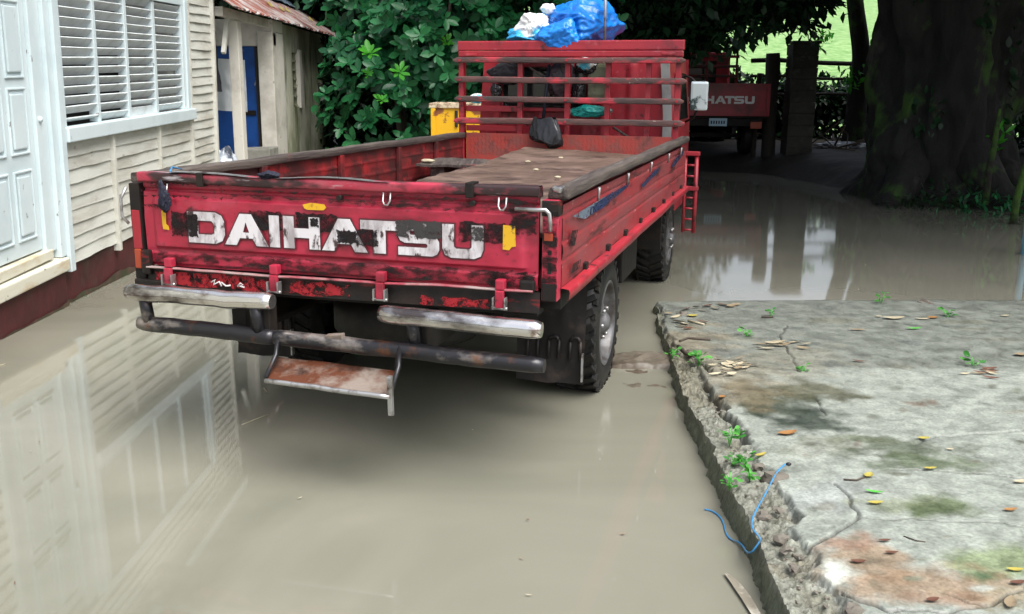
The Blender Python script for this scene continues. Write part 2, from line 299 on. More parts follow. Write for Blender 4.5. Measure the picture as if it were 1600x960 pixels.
def offset_poly(p, d):
    n = len(p); a = sum(p[i][0] * p[(i + 1) % n][1] - p[(i + 1) % n][0] * p[i][1] for i in range(n))
    sg = 1 if a > 0 else -1; out = []
    for i in range(n):
        p0, p1, p2 = Vector(p[i - 1]), Vector(p[i]), Vector(p[(i + 1) % n])
        d1 = (p1 - p0).normalized(); d2 = (p2 - p1).normalized()
        n1 = Vector((d1.y, -d1.x)) * sg; n2 = Vector((d2.y, -d2.x)) * sg
        b = n1 + n2; k = max(0.35, 1 + n1.dot(n2))
        out.append(tuple(p1 + b * (d / k)))
    return out
def fbm(x, y, z=0.0, sc=1.0, o=4):
    return mn.fractal(Vector((x * sc, y * sc, z * sc)), 1.0, 2.0, o)
def blob(name, centre, rad, material, parent=None, seed=0, amp=0.22, sc=2.2, sub=4, fold=0.08, flat=None, drape=None):
    """crumpled closed bag: an icosphere pushed about by ridged noise"""
    bm = bmesh.new(); bmesh.ops.create_icosphere(bm, subdivisions=sub, radius=1.0)
    for v in bm.verts:
        p = v.co.copy()
        q = p * sc + Vector((seed * 7.1, seed * 3.3, seed))
        k = 1 + amp * mn.noise(q) + fold * (1 - 2 * abs(mn.noise(q * 2.3))) + fold * 0.5 * (1 - 2 * abs(mn.noise(q * 5.1)))
        p = Vector((p.x * rad[0], p.y * rad[1], p.z * rad[2])) * k
        if flat is not None and p.z < flat: p.z = flat + (p.z - flat) * 0.08
        if drape: p = drape(p)
        v.co = p + Vector(centre)
    for f in bm.faces: f.smooth = True
    me = bpy.data.meshes.new(name); bm.to_mesh(me); bm.free()
    return link(name, me, material, parent)
def bundle(name, centre, rad, material, parent=None, seed=0, planes=46, fold=0.05, sub=5):
    """sheet pulled tight over a load: many flat facets with sharp creases between them"""
    r_ = random.Random(seed); pl = []
    for _ in range(planes):
        n_ = Vector((r_.gauss(0, 1), r_.gauss(0, 1), r_.gauss(0, 1))).normalized(); pl.append((n_, r_.uniform(0.74, 1.0)))
    bm = bmesh.new(); bmesh.ops.create_icosphere(bm, subdivisions=sub, radius=1.0)
    for v in bm.verts:
        p = v.co.normalized(); k = 1.25
        for n_, d in pl:
            c_ = n_.dot(p)
            if c_ > 0.05: k = min(k, d / c_)
        q = p * 2.6 + Vector((seed * 2.1, seed, 0))
        st = mn.noise(q * 0.7); q2 = Vector((q.x + st * 1.5, q.y - st, q.z * 0.6))
        k *= 1 + 0.12 * mn.noise(q * 0.6) + fold * (0.5 - abs(mn.noise(q2 * 1.3))) * 2 + fold * 0.35 * (0.4 - abs(mn.noise(q2 * 3.1))) * 2
        v.co = Vector((p.x * rad[0], p.y * rad[1], p.z * rad[2])) * k + Vector(centre)
    for f in bm.faces: f.smooth = True
    me = bpy.data.meshes.new(name); bm.to_mesh(me); bm.free()
    return link(name, me, material, parent)
def np_mesh(name, V, Fc, vals=None):
    """quads or triangles from arrays; vals = one value per face, stored in the colour attribute 'v'"""
    me = bpy.data.meshes.new(name); n = Fc.shape[1]
    me.vertices.add(len(V)); me.vertices.foreach_set('co', V.astype(np.float32).ravel())
    me.loops.add(Fc.size); me.loops.foreach_set('vertex_index', Fc.astype(np.int32).ravel())
    me.polygons.add(len(Fc)); me.polygons.foreach_set('loop_start', (np.arange(len(Fc)) * n).astype(np.int32))
    me.update(calc_edges=True)
    if vals is not None:
        at = me.attributes.new('v', 'FLOAT', 'FACE'); at.data.foreach_set('value', vals.astype(np.float32))
    return me
LEAF = np.array([[0, 0, 0], [0.45, 0.28, 0.05], [0.5, 0, -0.03], [0.45, -0.28, 0.05], [1, 0, -0.06]])
LEAFF = np.array([[0, 3, 2], [0, 2, 1], [3, 4, 2], [2, 4, 1]])
LEAF8 = np.array([[0, 0, 0], [0.22, 0.11, 0.015], [0.52, 0.205, 0.03], [0.80, 0.15, 0.02], [1, 0, -0.05], [0.80, -0.15, 0.02], [0.52, -0.205, 0.03], [0.22, -0.11, 0.015], [0.52, 0, -0.012]])
LEAFF8 = np.array([[8, k, (k + 1) % 8] for k in range(8)])
def frames(d, up):
    """orthonormal frames: x along d, z near up"""
    x = d / np.linalg.norm(d, axis=1, keepdims=True)
    y = np.cross(up, x); ny = np.linalg.norm(y, axis=1, keepdims=True); y = np.where(ny < 1e-4, np.array([[0, 1.0, 0]]), y / np.maximum(ny, 1e-6))
    z = np.cross(x, y); return x, y, z
def leaves_mesh(name, P, D, size, width=1.0, up=None, vals=None, fine=True):
    n = len(P)
    if up is None: up = np.tile([0, 0, 1.0], (n, 1)) + rng.normal(0, 0.45, (n, 3))
    x, y, z = frames(D, up)
    Lf, Lq = (LEAF8, LEAFF8) if fine else (LEAF, LEAFF)
    V = P[:, None, :] + size[:, None, None] * (Lf[None, :, 0:1] * x[:, None, :] + width * Lf[None, :, 1:2] * y[:, None, :] + Lf[None, :, 2:3] * z[:, None, :])
    Fc = (Lq[None] + len(Lf) * np.arange(n)[:, None, None]).reshape(-1, 3)
    if vals is None: vals = rng.random(n)
    return np_mesh(name, V.reshape(-1, 3), Fc, np.repeat(vals, len(Lq)))
def unit(n):
    v = rng.normal(0, 1, (n, 3)); return v / np.linalg.norm(v, axis=1, keepdims=True)

# ================================================================== GROUND AND WATER
SHORE = [(-30, 30), (-8, 27), (-3.2, 16.5), (-2.4, 13.0), (-1.6, 11.6), (0.6, 11.8), (2.2, 14.5), (2.9, 17.2), (4.4, 16.9), (4.9, 15.2), (5.3, 13.4), (5.7, 12.2), (6.4, 11.2), (8.0, 9.6), (11.0, 8.0), (30, 4)]
def shore_y(x):
    for (x0, y0), (x1, y1) in zip(SHORE, SHORE[1:]):
        if x0 <= x <= x1: return y0 + (y1 - y0) * (x - x0) / (x1 - x0)
    return SHORE[0][1] if x < SHORE[0][0] else SHORE[-1][1]
def ground_h(x, y):
    d = y - shore_y(x) + 0.35 * fbm(x, y, 0, 0.9)
    if d < 0: h = max(-0.045, 0.12 * d)
    else: h = 0.36 * (1 - math.exp(-d * 0.8)) + 0.05 * fbm(x, y, 3, 1.3) * min(1, d)
    if y > 26:
        h += 0.155 * (min(y, 115) - 26) * (1 - math.exp(-(y - 26) / 8)) + 0.5 * fbm(x, y, 0, 0.05)
    return h
gx = np.unique(np.concatenate([np.linspace(-300, -14, 24), np.linspace(-14, 16, 100), np.linspace(16, 300, 24)]))
gy = np.unique(np.concatenate([np.linspace(-60, 2, 12), np.linspace(2, 26, 100), np.linspace(26, 130, 60), np.linspace(130, 600, 10)]))
V = np.array([(x, y, ground_h(x, y)) for x in gx for y in gy]); nyv = len(gy)
Fc = np.array([(i * nyv + j, (i + 1) * nyv + j, (i + 1) * nyv + j + 1, i * nyv + j + 1) for i in range(len(gx) - 1) for j in range(nyv - 1)])
me = np_mesh('ground', V, Fc); me.polygons.foreach_set('use_smooth', [True] * len(Fc))
# soil near the water, bright grass on the rise behind
gm, nt, b = _nodes('soil_and_pasture'); N, L = nt.nodes.new, nt.links.new
tc = N('ShaderNodeTexCoord'); sx = N('ShaderNodeSeparateXYZ'); L(tc.outputs['Object'], sx.inputs[0])
nz = N('ShaderNodeTexNoise'); nz.inputs['Scale'].default_value = 0.5; nz.inputs['Detail'].default_value = 6; L(tc.outputs['Object'], nz.inputs['Vector'])
nz2 = N('ShaderNodeTexNoise'); nz2.inputs['Scale'].default_value = 3.0; nz2.inputs['Detail'].default_value = 8; L(tc.outputs['Object'], nz2.inputs['Vector'])
ad = N('ShaderNodeMath'); ad.operation = 'MULTIPLY_ADD'; ad.inputs[1].default_value = 6.0; L(nz.outputs['Fac'], ad.inputs[0]); L(sx.outputs['Y'], ad.inputs[2])
mr = N('ShaderNodeMapRange'); mr.inputs['From Min'].default_value = 26; mr.inputs['From Max'].default_value = 29; L(ad.outputs[0], mr.inputs['Value'])
gr = N('ShaderNodeValToRGB'); e = gr.color_ramp.elements; e[0].position = 0.35; e[0].color = (0.09, 0.20, 0.045, 1); e[1].position = 0.66; e[1].color = (0.20, 0.32, 0.12, 1); L(nz2.outputs['Fac'], gr.inputs['Fac'])
so = N('ShaderNodeValToRGB'); e = so.color_ramp.elements; e[0].position = 0.35; e[0].color = (0.006, 0.005, 0.004, 1); e[1].position = 0.7; e[1].color = (0.020, 0.0155, 0.0115, 1); L(nz2.outputs['Fac'], so.inputs['Fac'])
mx = N('ShaderNodeMix'); mx.data_type = 'RGBA'; L(mr.outputs[0], mx.inputs['Factor']); L(so.outputs[0], mx.inputs['A']); L(gr.outputs[0], mx.inputs['B']); L(mx.outputs['Result'], b.inputs['Base Color'])
b.inputs['Roughness'].default_value = 0.8
bp = N('ShaderNodeBump'); bp.inputs['Strength'].default_value = 0.6; bp.inputs['Distance'].default_value = 0.06; L(nz2.outputs['Fac'], bp.inputs['Height']); L(bp.outputs[0], b.inputs['Normal'])
tag(link('ground', me, gm), kind='structure')

wm, nt, b = _nodes('muddy_flood_water'); N, L = nt.nodes.new, nt.links.new
tc = N('ShaderNodeTexCoord'); n1 = N('ShaderNodeTexNoise'); n1.inputs['Scale'].default_value = 0.75; n1.inputs['Detail'].default_value = 7; n1.inputs['Distortion'].default_value = 1.4; L(tc.outputs['Object'], n1.inputs['Vector'])
wr = N('ShaderNodeValToRGB'); e = wr.color_ramp.elements; e[0].position = 0.35; e[0].color = (0.160, 0.160, 0.126, 1); e[1].position = 0.65; e[1].color = (0.204, 0.198, 0.160, 1); L(n1.outputs['Fac'], wr.inputs['Fac']); L(wr.outputs[0], b.inputs['Base Color'])
b.inputs['IOR'].default_value = 1.45
mp = N('ShaderNodeMapping'); mp.inputs['Scale'].default_value = (1.0, 0.5, 1.0); L(tc.outputs['Object'], mp.inputs['Vector'])
n2 = N('ShaderNodeTexNoise'); n2.inputs['Scale'].default_value = 2.2; n2.inputs['Detail'].default_value = 0.5; L(mp.outputs[0], n2.inputs['Vector'])
sx = N('ShaderNodeSeparateXYZ'); L(tc.outputs['Object'], sx.inputs[0])
rr = N('ShaderNodeMapRange'); rr.inputs['From Min'].default_value = 4.0; rr.inputs['From Max'].default_value = 9.0; rr.inputs['To Min'].default_value = 0.008; rr.inputs['To Max'].default_value = 0.035
L(sx.outputs['Y'], rr.inputs['Value'])
rq = N('ShaderNodeMapRange'); rq.inputs['From Min'].default_value = 4.0; rq.inputs['From Max'].default_value = 8.0; rq.inputs['To Min'].default_value = 0.025; rq.inputs['To Max'].default_value = 0.055; L(sx.outputs['Y'], rq.inputs['Value']); L(rq.outputs[0], b.inputs['Roughness'])
bp = N('ShaderNodeBump'); bp.inputs['Distance'].default_value = 0.02; L(rr.outputs[0], bp.inputs['Strength']); L(n2.outputs['Fac'], bp.inputs['Height']); L(bp.outputs[0], b.inputs['Normal'])
w = MB(); w.grid(lambda a, c: Vector((-40 + 80 * a, -40 + 75 * c, 0.0)), 8, 8)
tag(w.obj('flood_water', wm), kind='structure')

# ================================================================== CONCRETE SLAB
EDGE = [(0.72, -1.5), (0.725, 1.6), (0.733, 2.246), (0.74, 2.377), (0.753, 2.6), (0.768, 2.864), (0.768, 3.152), (0.781, 3.498), (0.789, 3.877), (0.804, 4.342), (0.866, 5.056), (0.901, 5.72), (0.947, 5.95)]
INNER = [(0.83, -1.5), (0.845, 1.6), (0.852, 2.214), (0.86, 2.343), (0.867, 2.604), (0.915, 2.948), (0.911, 3.137), (0.906, 3.449), (0.918, 3.907), (0.923, 4.28), (0.895, 4.85), (0.915, 5.45), (0.96, 5.9)]
def lerp_poly(P, y):
    for (x0, y0), (x1, y1) in zip(P, P[1:]):
        if y0 <= y <= y1: return x0 + (x1 - x0) * (y - y0) / (y1 - y0)
    return P[0][0] if y < P[0][1] else P[-1][0]
def slab_z(x, y): return 0.115 - 0.05 * max(0, min(1, (y - 3.5) / 2.5)) + 0.006 * fbm(x, y, 1, 1.3)
def seg_d(px, py, A, B):
    ax, ay = A; bx, by = B; dx, dy = bx - ax, by - ay
    t = np.clip(((px - ax) * dx + (py - ay) * dy) / (dx * dx + dy * dy), 0, 1)
    return np.hypot(px - ax - t * dx, py - ay - t * dy)
def pixline(pts, z=0.11): return [(p.x, p.y) for p in (atz(u, v, z) for u, v in pts)]
CRACKS = [(pixline([(1262, 858), (1300, 838), (1338, 815), (1341, 805), (1325, 780), (1303, 757)]), 0.005, 0.014),
          (pixline([(1430, 695), (1460, 683), (1500, 680), (1560, 676), (1600, 671), (1700, 668)]), 0.006, 0.014),
          (pixline([(1390, 737), (1470, 738), (1540, 742), (1600, 747), (1700, 750)]), 0.005, 0.010),
          (pixline([(1341, 813), (1420, 815), (1480, 820), (1560, 820), (1600, 828), (1700, 835)]), 0.0035, 0.008),
          (pixline([(1312, 928), (1360, 945), (1400, 955), (1490, 955), (1550, 945), (1575, 930), (1600, 924)]), 0.005, 0.012),
          (pixline([(1470, 926), (1510, 940), (1540, 944)]), 0.004, 0.01),
          (pixline([(1100, 588), (1110, 610), (1128, 640), (1150, 660), (1165, 690)]), 0.010, 0.03),
          (pixline([(1230, 500), (1218, 520), (1240, 555), (1247, 575)]), 0.005, 0.01),
          (pixline([(1060, 540), (1085, 548), (1090, 560), (1120, 580)]), 0.012, 0.03),
          (pixline([(1270, 620), (1285, 640), (1290, 650)]), 0.004, 0.01)]
def knots(step0, step1, amp):
    y = -1.6; out = []
    while y < 6.6: out.append((y, random.uniform(-amp, amp) * (1 if random.random() < 0.75 else 1.8))); y += random.uniform(step0, step1)
    return out
def jag(K, y):
    for (y0, a0), (y1, a1) in zip(K, K[1:]):
        if y0 <= y < y1: return a0 + (a1 - a0) * ((y - y0) / (y1 - y0)) + 0.003 * fbm(y, a0 * 50, 0, 30, 3)
    return 0.0
KI = knots(0.012, 0.13, 0.026); KE = knots(0.02, 0.18, 0.008)
us = np.concatenate([np.linspace(0, 0.30, 100), np.linspace(0.30, 1.5, 220)[1:], np.linspace(1.5, 2.6, 60)[1:], np.linspace(2.6, 7.0, 22)[1:]]); vs_ = np.concatenate([np.linspace(-1.5, 1.9, 16), np.linspace(1.9, 3.9, 340)[1:], np.linspace(3.9, 6.15, 120)[1:]])
nU, nV = len(us), len(vs_)
SX = np.zeros((nU, nV)); SY = np.zeros((nU, nV)); SZ = np.zeros((nU, nV)); INN = np.zeros(nV); EDG = np.zeros(nV)
for j, y in enumerate(vs_):
    EDG[j] = lerp_poly(EDGE, y) + jag(KE, y)
    INN[j] = max(EDG[j] + 0.01, lerp_poly(INNER, y) + jag(KI, y))
for i in range(nU):
    SX[i] = EDG + us[i]; SY[i] = vs_
    if True:
        # the far edge runs a little skew
        SY[i] = np.where(vs_ > 5.2, vs_ + (vs_ - 5.2) / 0.95 * (0.16 * (1 - math.exp(-us[i] * 0.9)) + 0.012 * fbm(us[i], 0, 5, 3)), vs_)
for i in range(nU):
    for j in range(nV): SZ[i, j] = slab_z(SX[i, j], SY[i, j]) + 0.0016 * fbm(SX[i, j], SY[i, j], 4, 16) + 0.0012 * fbm(SX[i, j], SY[i, j], 7, 45)
dI = SX - INN[None, :]
STR = np.array([[0.5 + 0.5 * fbm(SX[i, j], SY[i, j], 2, 9) for j in range(nV)] for i in range(nU)])
strip = np.clip(-dI / 0.012, 0, 1)                                      # 1 on the broken outer strip
SZ -= strip * (0.008 + 0.045 * STR * STR)
SZ -= 0.030 * np.exp(-(dI / 0.010) ** 2) * np.clip(STR * 2.2 - 0.5, 0, 1)    # open joint
crk = np.zeros_like(SX)
for pts, wd, dp in CRACKS:
    dm = np.full(SX.shape, 9.0)
    wig = 0.007 * np.sin(SX * 23 + SY * 31 + 2 * np.sin(SX * 11)) + 0.003 * np.sin(SX * 83 - SY * 57 + 3 * np.sin(SY * 19))
    for A_, B_ in zip(pts, pts[1:]): dm = np.minimum(dm, seg_d(SX + wig, SY + wig, A_, B_))
    k = np.exp(-(dm / (wd * 1.1)) ** 2); SZ -= dp * k; crk = np.maximum(crk, k)
jy = 4.50 + 0.015 * SX
SZ -= 0.004 * np.exp(-((SY - jy) / 0.006) ** 2)
# colour: stains with a shape of their own
base = np.zeros(SX.shape + (3,)) + np.array([0.335, 0.345, 0.325])
def stain(u, v, ru, rv, colr, am, seed=0, z=0.11):
    c = atz(u, v, z); e1 = atz(u + ru, v, z) - c; e2 = atz(u, v + rv, z) - c
    det = e1.x * e2.y - e1.y * e2.x
    X, Y = SX - c.x, SY - c.y
    a = (X * e2.y - Y * e2.x) / det; b_ = (e1.x * Y - e1.y * X) / det
    d = np.sqrt(a * a + b_ * b_)
    ii = np.argwhere(d < 1.6)
    wv = np.zeros_like(d)
    for i, j in ii: wv[i, j] = np.clip(1.25 - d[i, j] + 0.95 * fbm(SX[i, j], SY[i, j], seed, 7, 6), 0, 1)
    wv = np.clip(wv * 1.4, 0, 1) * am
    base[:] = base * (1 - wv[..., None]) + np.array(colr) * wv[..., None]
wet = np.clip((SY - jy + 0.04) / 0.08, 0, 1)
base = base * (1 - 0.36 * wet[..., None] * np.array([1, 1.0, 1.02]))
stain(1080, 540, 60, 50, (0.26, 0.22, 0.17), 0.8, 1); stain(1130, 590, 90, 40, (0.27, 0.235, 0.19), 0.8, 2); stain(1230, 560, 90, 40, (0.25, 0.23, 0.19), 0.6, 12)
stain(1215, 630, 60, 26, (0.050, 0.060, 0.040), 0.95, 3); stain(1265, 655, 55, 22, (0.045, 0.058, 0.045), 0.95, 4); stain(1260, 610, 80, 18, (0.11, 0.105, 0.065), 0.85, 5); stain(1170, 612, 50, 24, (0.17, 0.135, 0.085), 0.8, 15)
stain(1380, 700, 120, 16, (0.085, 0.10, 0.065), 0.8, 6); stain(1450, 725, 80, 14, (0.085, 0.11, 0.055), 0.8, 7); stain(1300, 700, 70, 14, (0.13, 0.14, 0.09), 0.7, 17)
stain(1465, 795, 55, 20, (0.10, 0.13, 0.06), 0.9, 8); stain(1400, 790, 50, 12, (0.19, 0.21, 0.13), 0.6, 9)
stain(1560, 880, 90, 30, (0.22, 0.27, 0.13), 0.75, 10); stain(1535, 905, 34, 9, (0.035, 0.11, 0.05), 0.95, 11)
stain(1350, 880, 100, 28, (0.33, 0.22, 0.15), 0.8, 13); stain(1430, 915, 130, 26, (0.33, 0.21, 0.14), 0.75, 14); stain(1325, 850, 40, 14, (0.26, 0.12, 0.07), 0.7, 16); stain(1560, 935, 80, 16, (0.30, 0.22, 0.12), 0.6, 21)
stain(1300, 893, 26, 20, (0.78, 0.78, 0.76), 1.0, 18); stain(1480, 935, 100, 12, (0.30, 0.17, 0.12), 0.5, 19)
stain(1240, 812, 12, 6, (0.70, 0.74, 0.74), 0.9, 20); stain(1270, 700, 60, 16, (0.42, 0.42, 0.40), 0.6, 22); stain(1300, 775, 60, 30, (0.40, 0.41, 0.42), 0.7, 23)
for k in range(46): stain(random.uniform(1240, 1640), random.uniform(600, 990), random.uniform(6, 26), random.uniform(2, 7), random.choice([(0.10, 0.10, 0.075), (0.16, 0.13, 0.09), (0.42, 0.42, 0.40), (0.20, 0.21, 0.16), (0.12, 0.06, 0.035)]), random.uniform(0.4, 0.85), 40 + k)
for k in range(16): stain(random.uniform(1080, 1600), random.uniform(490, 580), random.uniform(14, 50), random.uniform(2, 6), random.choice([(0.24, 0.23, 0.20), (0.11, 0.12, 0.12), (0.20, 0.19, 0.15)]), 0.6, 90 + k)
sm = strip * np.clip(0.4 + STR * 0.6, 0, 1)
base = base * (1 - sm[..., None]) + np.array([0.160, 0.145, 0.112]) * sm[..., None]
gri = np.array([[fbm(SX[i, j], SY[i, j], 11, 38, 3) for j in range(nV)] for i in range(100)]); SZ[:100] += strip[:100] * 0.009 * gri; base[:100] *= (1 + 0.35 * (strip[:100] * gri))[..., None]
dk = np.clip(np.maximum(crk, np.exp(-(dI / 0.010) ** 2) * np.clip(STR * 2.0 - 0.4, 0, 1)), 0, 1)
base = base * (1 - 0.80 * dk[..., None]) + np.array([0.02, 0.018, 0.014]) * 0.80 * dk[..., None]
base *= np.array([0.67, 0.715, 0.665])
V = np.stack([SX, SY, SZ], -1).reshape(-1, 3); C = base.reshape(-1, 3)
idx = np.arange(nU * nV).reshape(nU, nV)
Fc = np.stack([idx[:-1, :-1], idx[1:, :-1], idx[1:, 1:], idx[:-1, 1:]], -1).reshape(-1, 4)
# broken outer face (left) and far face
sk = []; skc = []; rows = 9
for k in range(1, rows + 1):
    for j in range(nV):
        z = SZ[0, j] + (-0.12 - SZ[0, j]) * k / rows
        sk.append((SX[0, j] + 0.007 * fbm(1, SY[0, j], z, 9, 6) + 0.004 * random.uniform(-1, 1) - 0.004 * k, SY[0, j], z))
        g = 0.5 + 0.5 * fbm(4, SY[0, j], z, 4); skc.append((0.07 + 0.03 * g, 0.085 + 0.025 * g, 0.06 + 0.012 * g))
n0 = len(V); V = np.vstack([V, np.array(sk)]); C = np.vstack([C, np.array(skc)])
prev = idx[0]; ff = []
for k in range(rows):
    cur = n0 + k * nV + np.arange(nV); ff.append(np.stack([prev[:-1], prev[1:], cur[1:], cur[:-1]], -1)); prev = cur
n1_ = len(V); V = np.vstack([V, np.stack([SX[:, -1], SY[:, -1] + 0.01, np.full(nU, -0.12)], -1)]); C = np.vstack([C, np.tile([0.14, 0.15, 0.12], (nU, 1))])
cur = n1_ + np.arange(nU); ff.append(np.stack([idx[:-1, -1], idx[1:, -1], cur[1:], cur[:-1]], -1))
Fc = np.vstack([Fc] + ff)
me = np_mesh('concrete_slab', V, Fc); sf = np.ones(len(Fc), bool); sf[:70 * (nV - 1)] = False; sf[(nU - 1) * (nV - 1):] = False; me.polygons.foreach_set('use_smooth', sf)
ca = me.color_attributes.new('stain', 'FLOAT_COLOR', 'POINT'); ca.data.foreach_set('color', np.hstack([C, np.ones((len(C), 1))]).astype(np.float32).ravel())
sm_, nt, b = _nodes('stained_wet_concrete'); N, L = nt.nodes.new, nt.links.new
at = N('ShaderNodeAttribute'); at.attribute_name = 'stain'; tc = N('ShaderNodeTexCoord')
n1 = N('ShaderNodeTexNoise'); n1.inputs['Scale'].default_value = 9; n1.inputs['Detail'].default_value = 9; n1.inputs['Roughness'].default_value = 0.7; L(tc.outputs['Object'], n1.inputs['Vector'])
n3 = N('ShaderNodeTexNoise'); n3.inputs['Scale'].default_value = 90; n3.inputs['Detail'].default_value = 4; L(tc.outputs['Object'], n3.inputs['Vector'])
r1 = N('ShaderNodeMapRange'); r1.inputs['From Min'].default_value = 0.3; r1.inputs['From Max'].default_value = 0.7; r1.inputs['To Min'].default_value = 0.62; r1.inputs['To Max'].default_value = 1.25; L(n1.outputs['Fac'], r1.inputs['Value'])
r3 = N('ShaderNodeMapRange'); r3.inputs['From Min'].default_value = 0.3; r3.inputs['From Max'].default_value = 0.7; r3.inputs['To Min'].default_value = 0.78; r3.inputs['To Max'].default_value = 1.2; L(n3.outputs['Fac'], r3.inputs['Value'])
mm = N('ShaderNodeMath'); mm.operation = 'MULTIPLY'; L(r1.outputs[0], mm.inputs[0]); L(r3.outputs[0], mm.inputs[1])
vm = N('ShaderNodeVectorMath'); vm.operation = 'SCALE'; L(at.outputs['Color'], vm.inputs[0]); L(mm.outputs[0], vm.inputs['Scale']); L(vm.outputs[0], b.inputs['Base Color'])
rr = N('ShaderNodeMapRange'); rr.inputs['From Min'].default_value = 0.4; rr.inputs['From Max'].default_value = 0.62; rr.inputs['To Min'].default_value = 0.38; rr.inputs['To Max'].default_value = 0.8; L(n1.outputs['Fac'], rr.inputs['Value']); L(rr.outputs[0], b.inputs['Roughness'])
bp = N('ShaderNodeBump'); bp.inputs['Strength'].default_value = 0.45; bp.inputs['Distance'].default_value = 0.004; L(n3.outputs['Fac'], bp.inputs['Height']); L(bp.outputs[0], b.inputs['Normal'])
tag(link('concrete_slab', me, sm_), kind='structure')
def on_slab(u, v, up=0.0):
    p = atz(u, v, 0.1)
    for _ in range(4): p = atz(u, v, slab_z(p.x, p.y))
    return Vector((p.x, p.y, slab_z(p.x, p.y) + up))
# mud shelf beside the rear wheel, just breaking the surface
c0 = Vector((0.70, 4.72, 0))
def shelf(a, c):
    x = 0.42 + 0.50 * a; y = 4.18 + 1.02 * c
    e_ = min(a * 4, (1 - c) * 7, c * 3, 1)
    h = -0.03 + 0.052 * max(0, e_) + 0.016 * fbm(x, y, 0, 5) + 0.012 * fbm(x, y, 4, 14)
    if c < 0.62: h -= 0.028 + 0.010 * (0.62 - c)
    return Vector((x, y, h))
w = MB(); w.grid(shelf, 50, 70); tag(w.obj('mud_shelf', M['mud']), kind='structure')

# ================================================================== WOODEN HOUSE (left)
HM = T(-2.98027, 6.25671, 0) @ Matrix.Rotation(0.01255, 4, 'Z') @ Matrix.Rotation(0.02654, 4, 'X') @ Matrix.Rotation(0.03266, 4, 'Y')
house = thing('wooden_house', 'cream clapboard house with white louvred window and panelled door', 'house', HM)
def hbox(name, m_, s0, s1, z0, z1, x0, x1, bev=0.003, parent=None, jit=0.0):
    w = MB(); w.box(x0, x1, s0, s1, z0, z1, bev=bev, jit=jit); return w.obj(name, M[m_], parent or house)
# wall core in pieces round the window and the door, all behind the boards
for s0, s1, z0, z1 in ((2.45, 3.40, 0.22, 2.75), (-0.05, 2.45, 0.22, 1.10), (-0.05, 2.45, 2.06, 2.75), (-1.10, -0.05, 2.02, 2.75), (-6.0, -1.10, 0.22, 2.75)):
    hbox('wall_core', 'siding', s0, s1, z0, z1, -0.12, -0.022, 0)
hbox('end_wall', 'siding', 3.30, 3.395, 0.22, 2.75, -3.2, -0.125, 0)
hbox('room_backing', 'dark', -1.2, 2.60, 0.30, 2.70, -0.60, -0.50, 0)
hbox('foundation', 'foundation', -0.07, 3.38, -0.12, 0.262, -0.5, -0.016, 0.006)
hbox('foundation', 'foundation', -6.0, -0.085, -0.12, 0.262, -0.5, 0.012, 0.006)
def foot(a, c, s0, s1, x):
    s_ = s0 + (s1 - s0) * a; z = -0.05 + (0.075 + 0.035 * fbm(s_, 0, 2, 3)) * c
    return Vector((x + 0.012 * (1 - c) + 0.006 * fbm(s_, z, 0, 9), s_, z))
for s0, s1, x in ((-0.07, 3.38, -0.010), (-6.0, -0.085, 0.018)):
    w = MB(); w.grid(lambda a, c: foot(a, c, s0, s1, x), 90, 5); w.obj('foundation_foot', M['foundalg'], house)
def board(s0, s1, z0, z1, seed, parent=house, sag=0.008):
    n = max(4, int((s1 - s0) / 0.09)); bm = bmesh.new(); rows_ = []
    for i in range(n + 1):
        s_ = s0 + (s1 - s0) * i / n
        d = sag * fbm(s_, seed * 3.7, 0, 2.0) + 0.004 * fbm(s_, seed * 1.9, 5, 8)
        t = 0.021 + 0.008 * fbm(s_, seed * 2.3, 9, 2.5)
        rows_.append([bm.verts.new(p) for p in ((-0.020, s_, z1 + 0.012), (-0.006, s_, z1 + 0.012), (t - 0.014, s_, z0 + 0.012 + d), (t - 0.012, s_, z0 + d), (-0.020, s_, z0 + d))])
    for a_, c_ in zip(rows_, rows_[1:]):
        for k in range(5): bm.faces.new((a_[k], a_[(k + 1) % 5], c_[(k + 1) % 5], c_[k]))
    bm.faces.new(rows_[0]); bm.faces.new(rows_[-1][::-1])
    bmesh.ops.recalc_face_normals(bm, faces=bm.faces)
    me = bpy.data.meshes.new('siding_board'); bm.to_mesh(me); bm.free()
    return link('siding_board', me, M['siding'], parent)
sd_ = 0
P_ = 0.0895
for bay, (s0, s1) in enumerate(((0.012, 0.790), (0.835, 1.765), (1.805, 2.625))):
    for k in range(9):
        sd_ += 1; z0 = 0.258 + P_ * k + random.uniform(-0.004, 0.004); board(s0, s1, z0, min(z0 + P_, 1.07), sd_)
for k in range(31):
    sd_ += 1; z0 = 0.235 + 0.081 * k; board(2.672, 3.375, z0, z0 + 0.081, sd_)
for k in range(8):
    sd_ += 1; z0 = 2.12 + 0.081 * k; board(-1.10, 2.62, z0, z0 + 0.081, sd_)
for k in range(28):
    sd_ += 1; z0 = 0.26 + 0.0895 * k; board(-6.0, -1.16, z0, z0 + 0.0895, sd_)
for s_, z0, z1, wd in ((0.812, 0.205, 1.068, 0.040), (1.785, 0.25, 1.068, 0.036), (2.648, 0.25, 2.12, 0.040)):
    hbox('batten', 'batten', s_ - wd / 2, s_ + wd / 2, z0, z1, -0.018, 0.034, 0.004, jit=0.002)
hbox('corner_board', 'batten', 3.378, 3.43, 0.20, 2.75, -0.06, 0.035, 0.004)
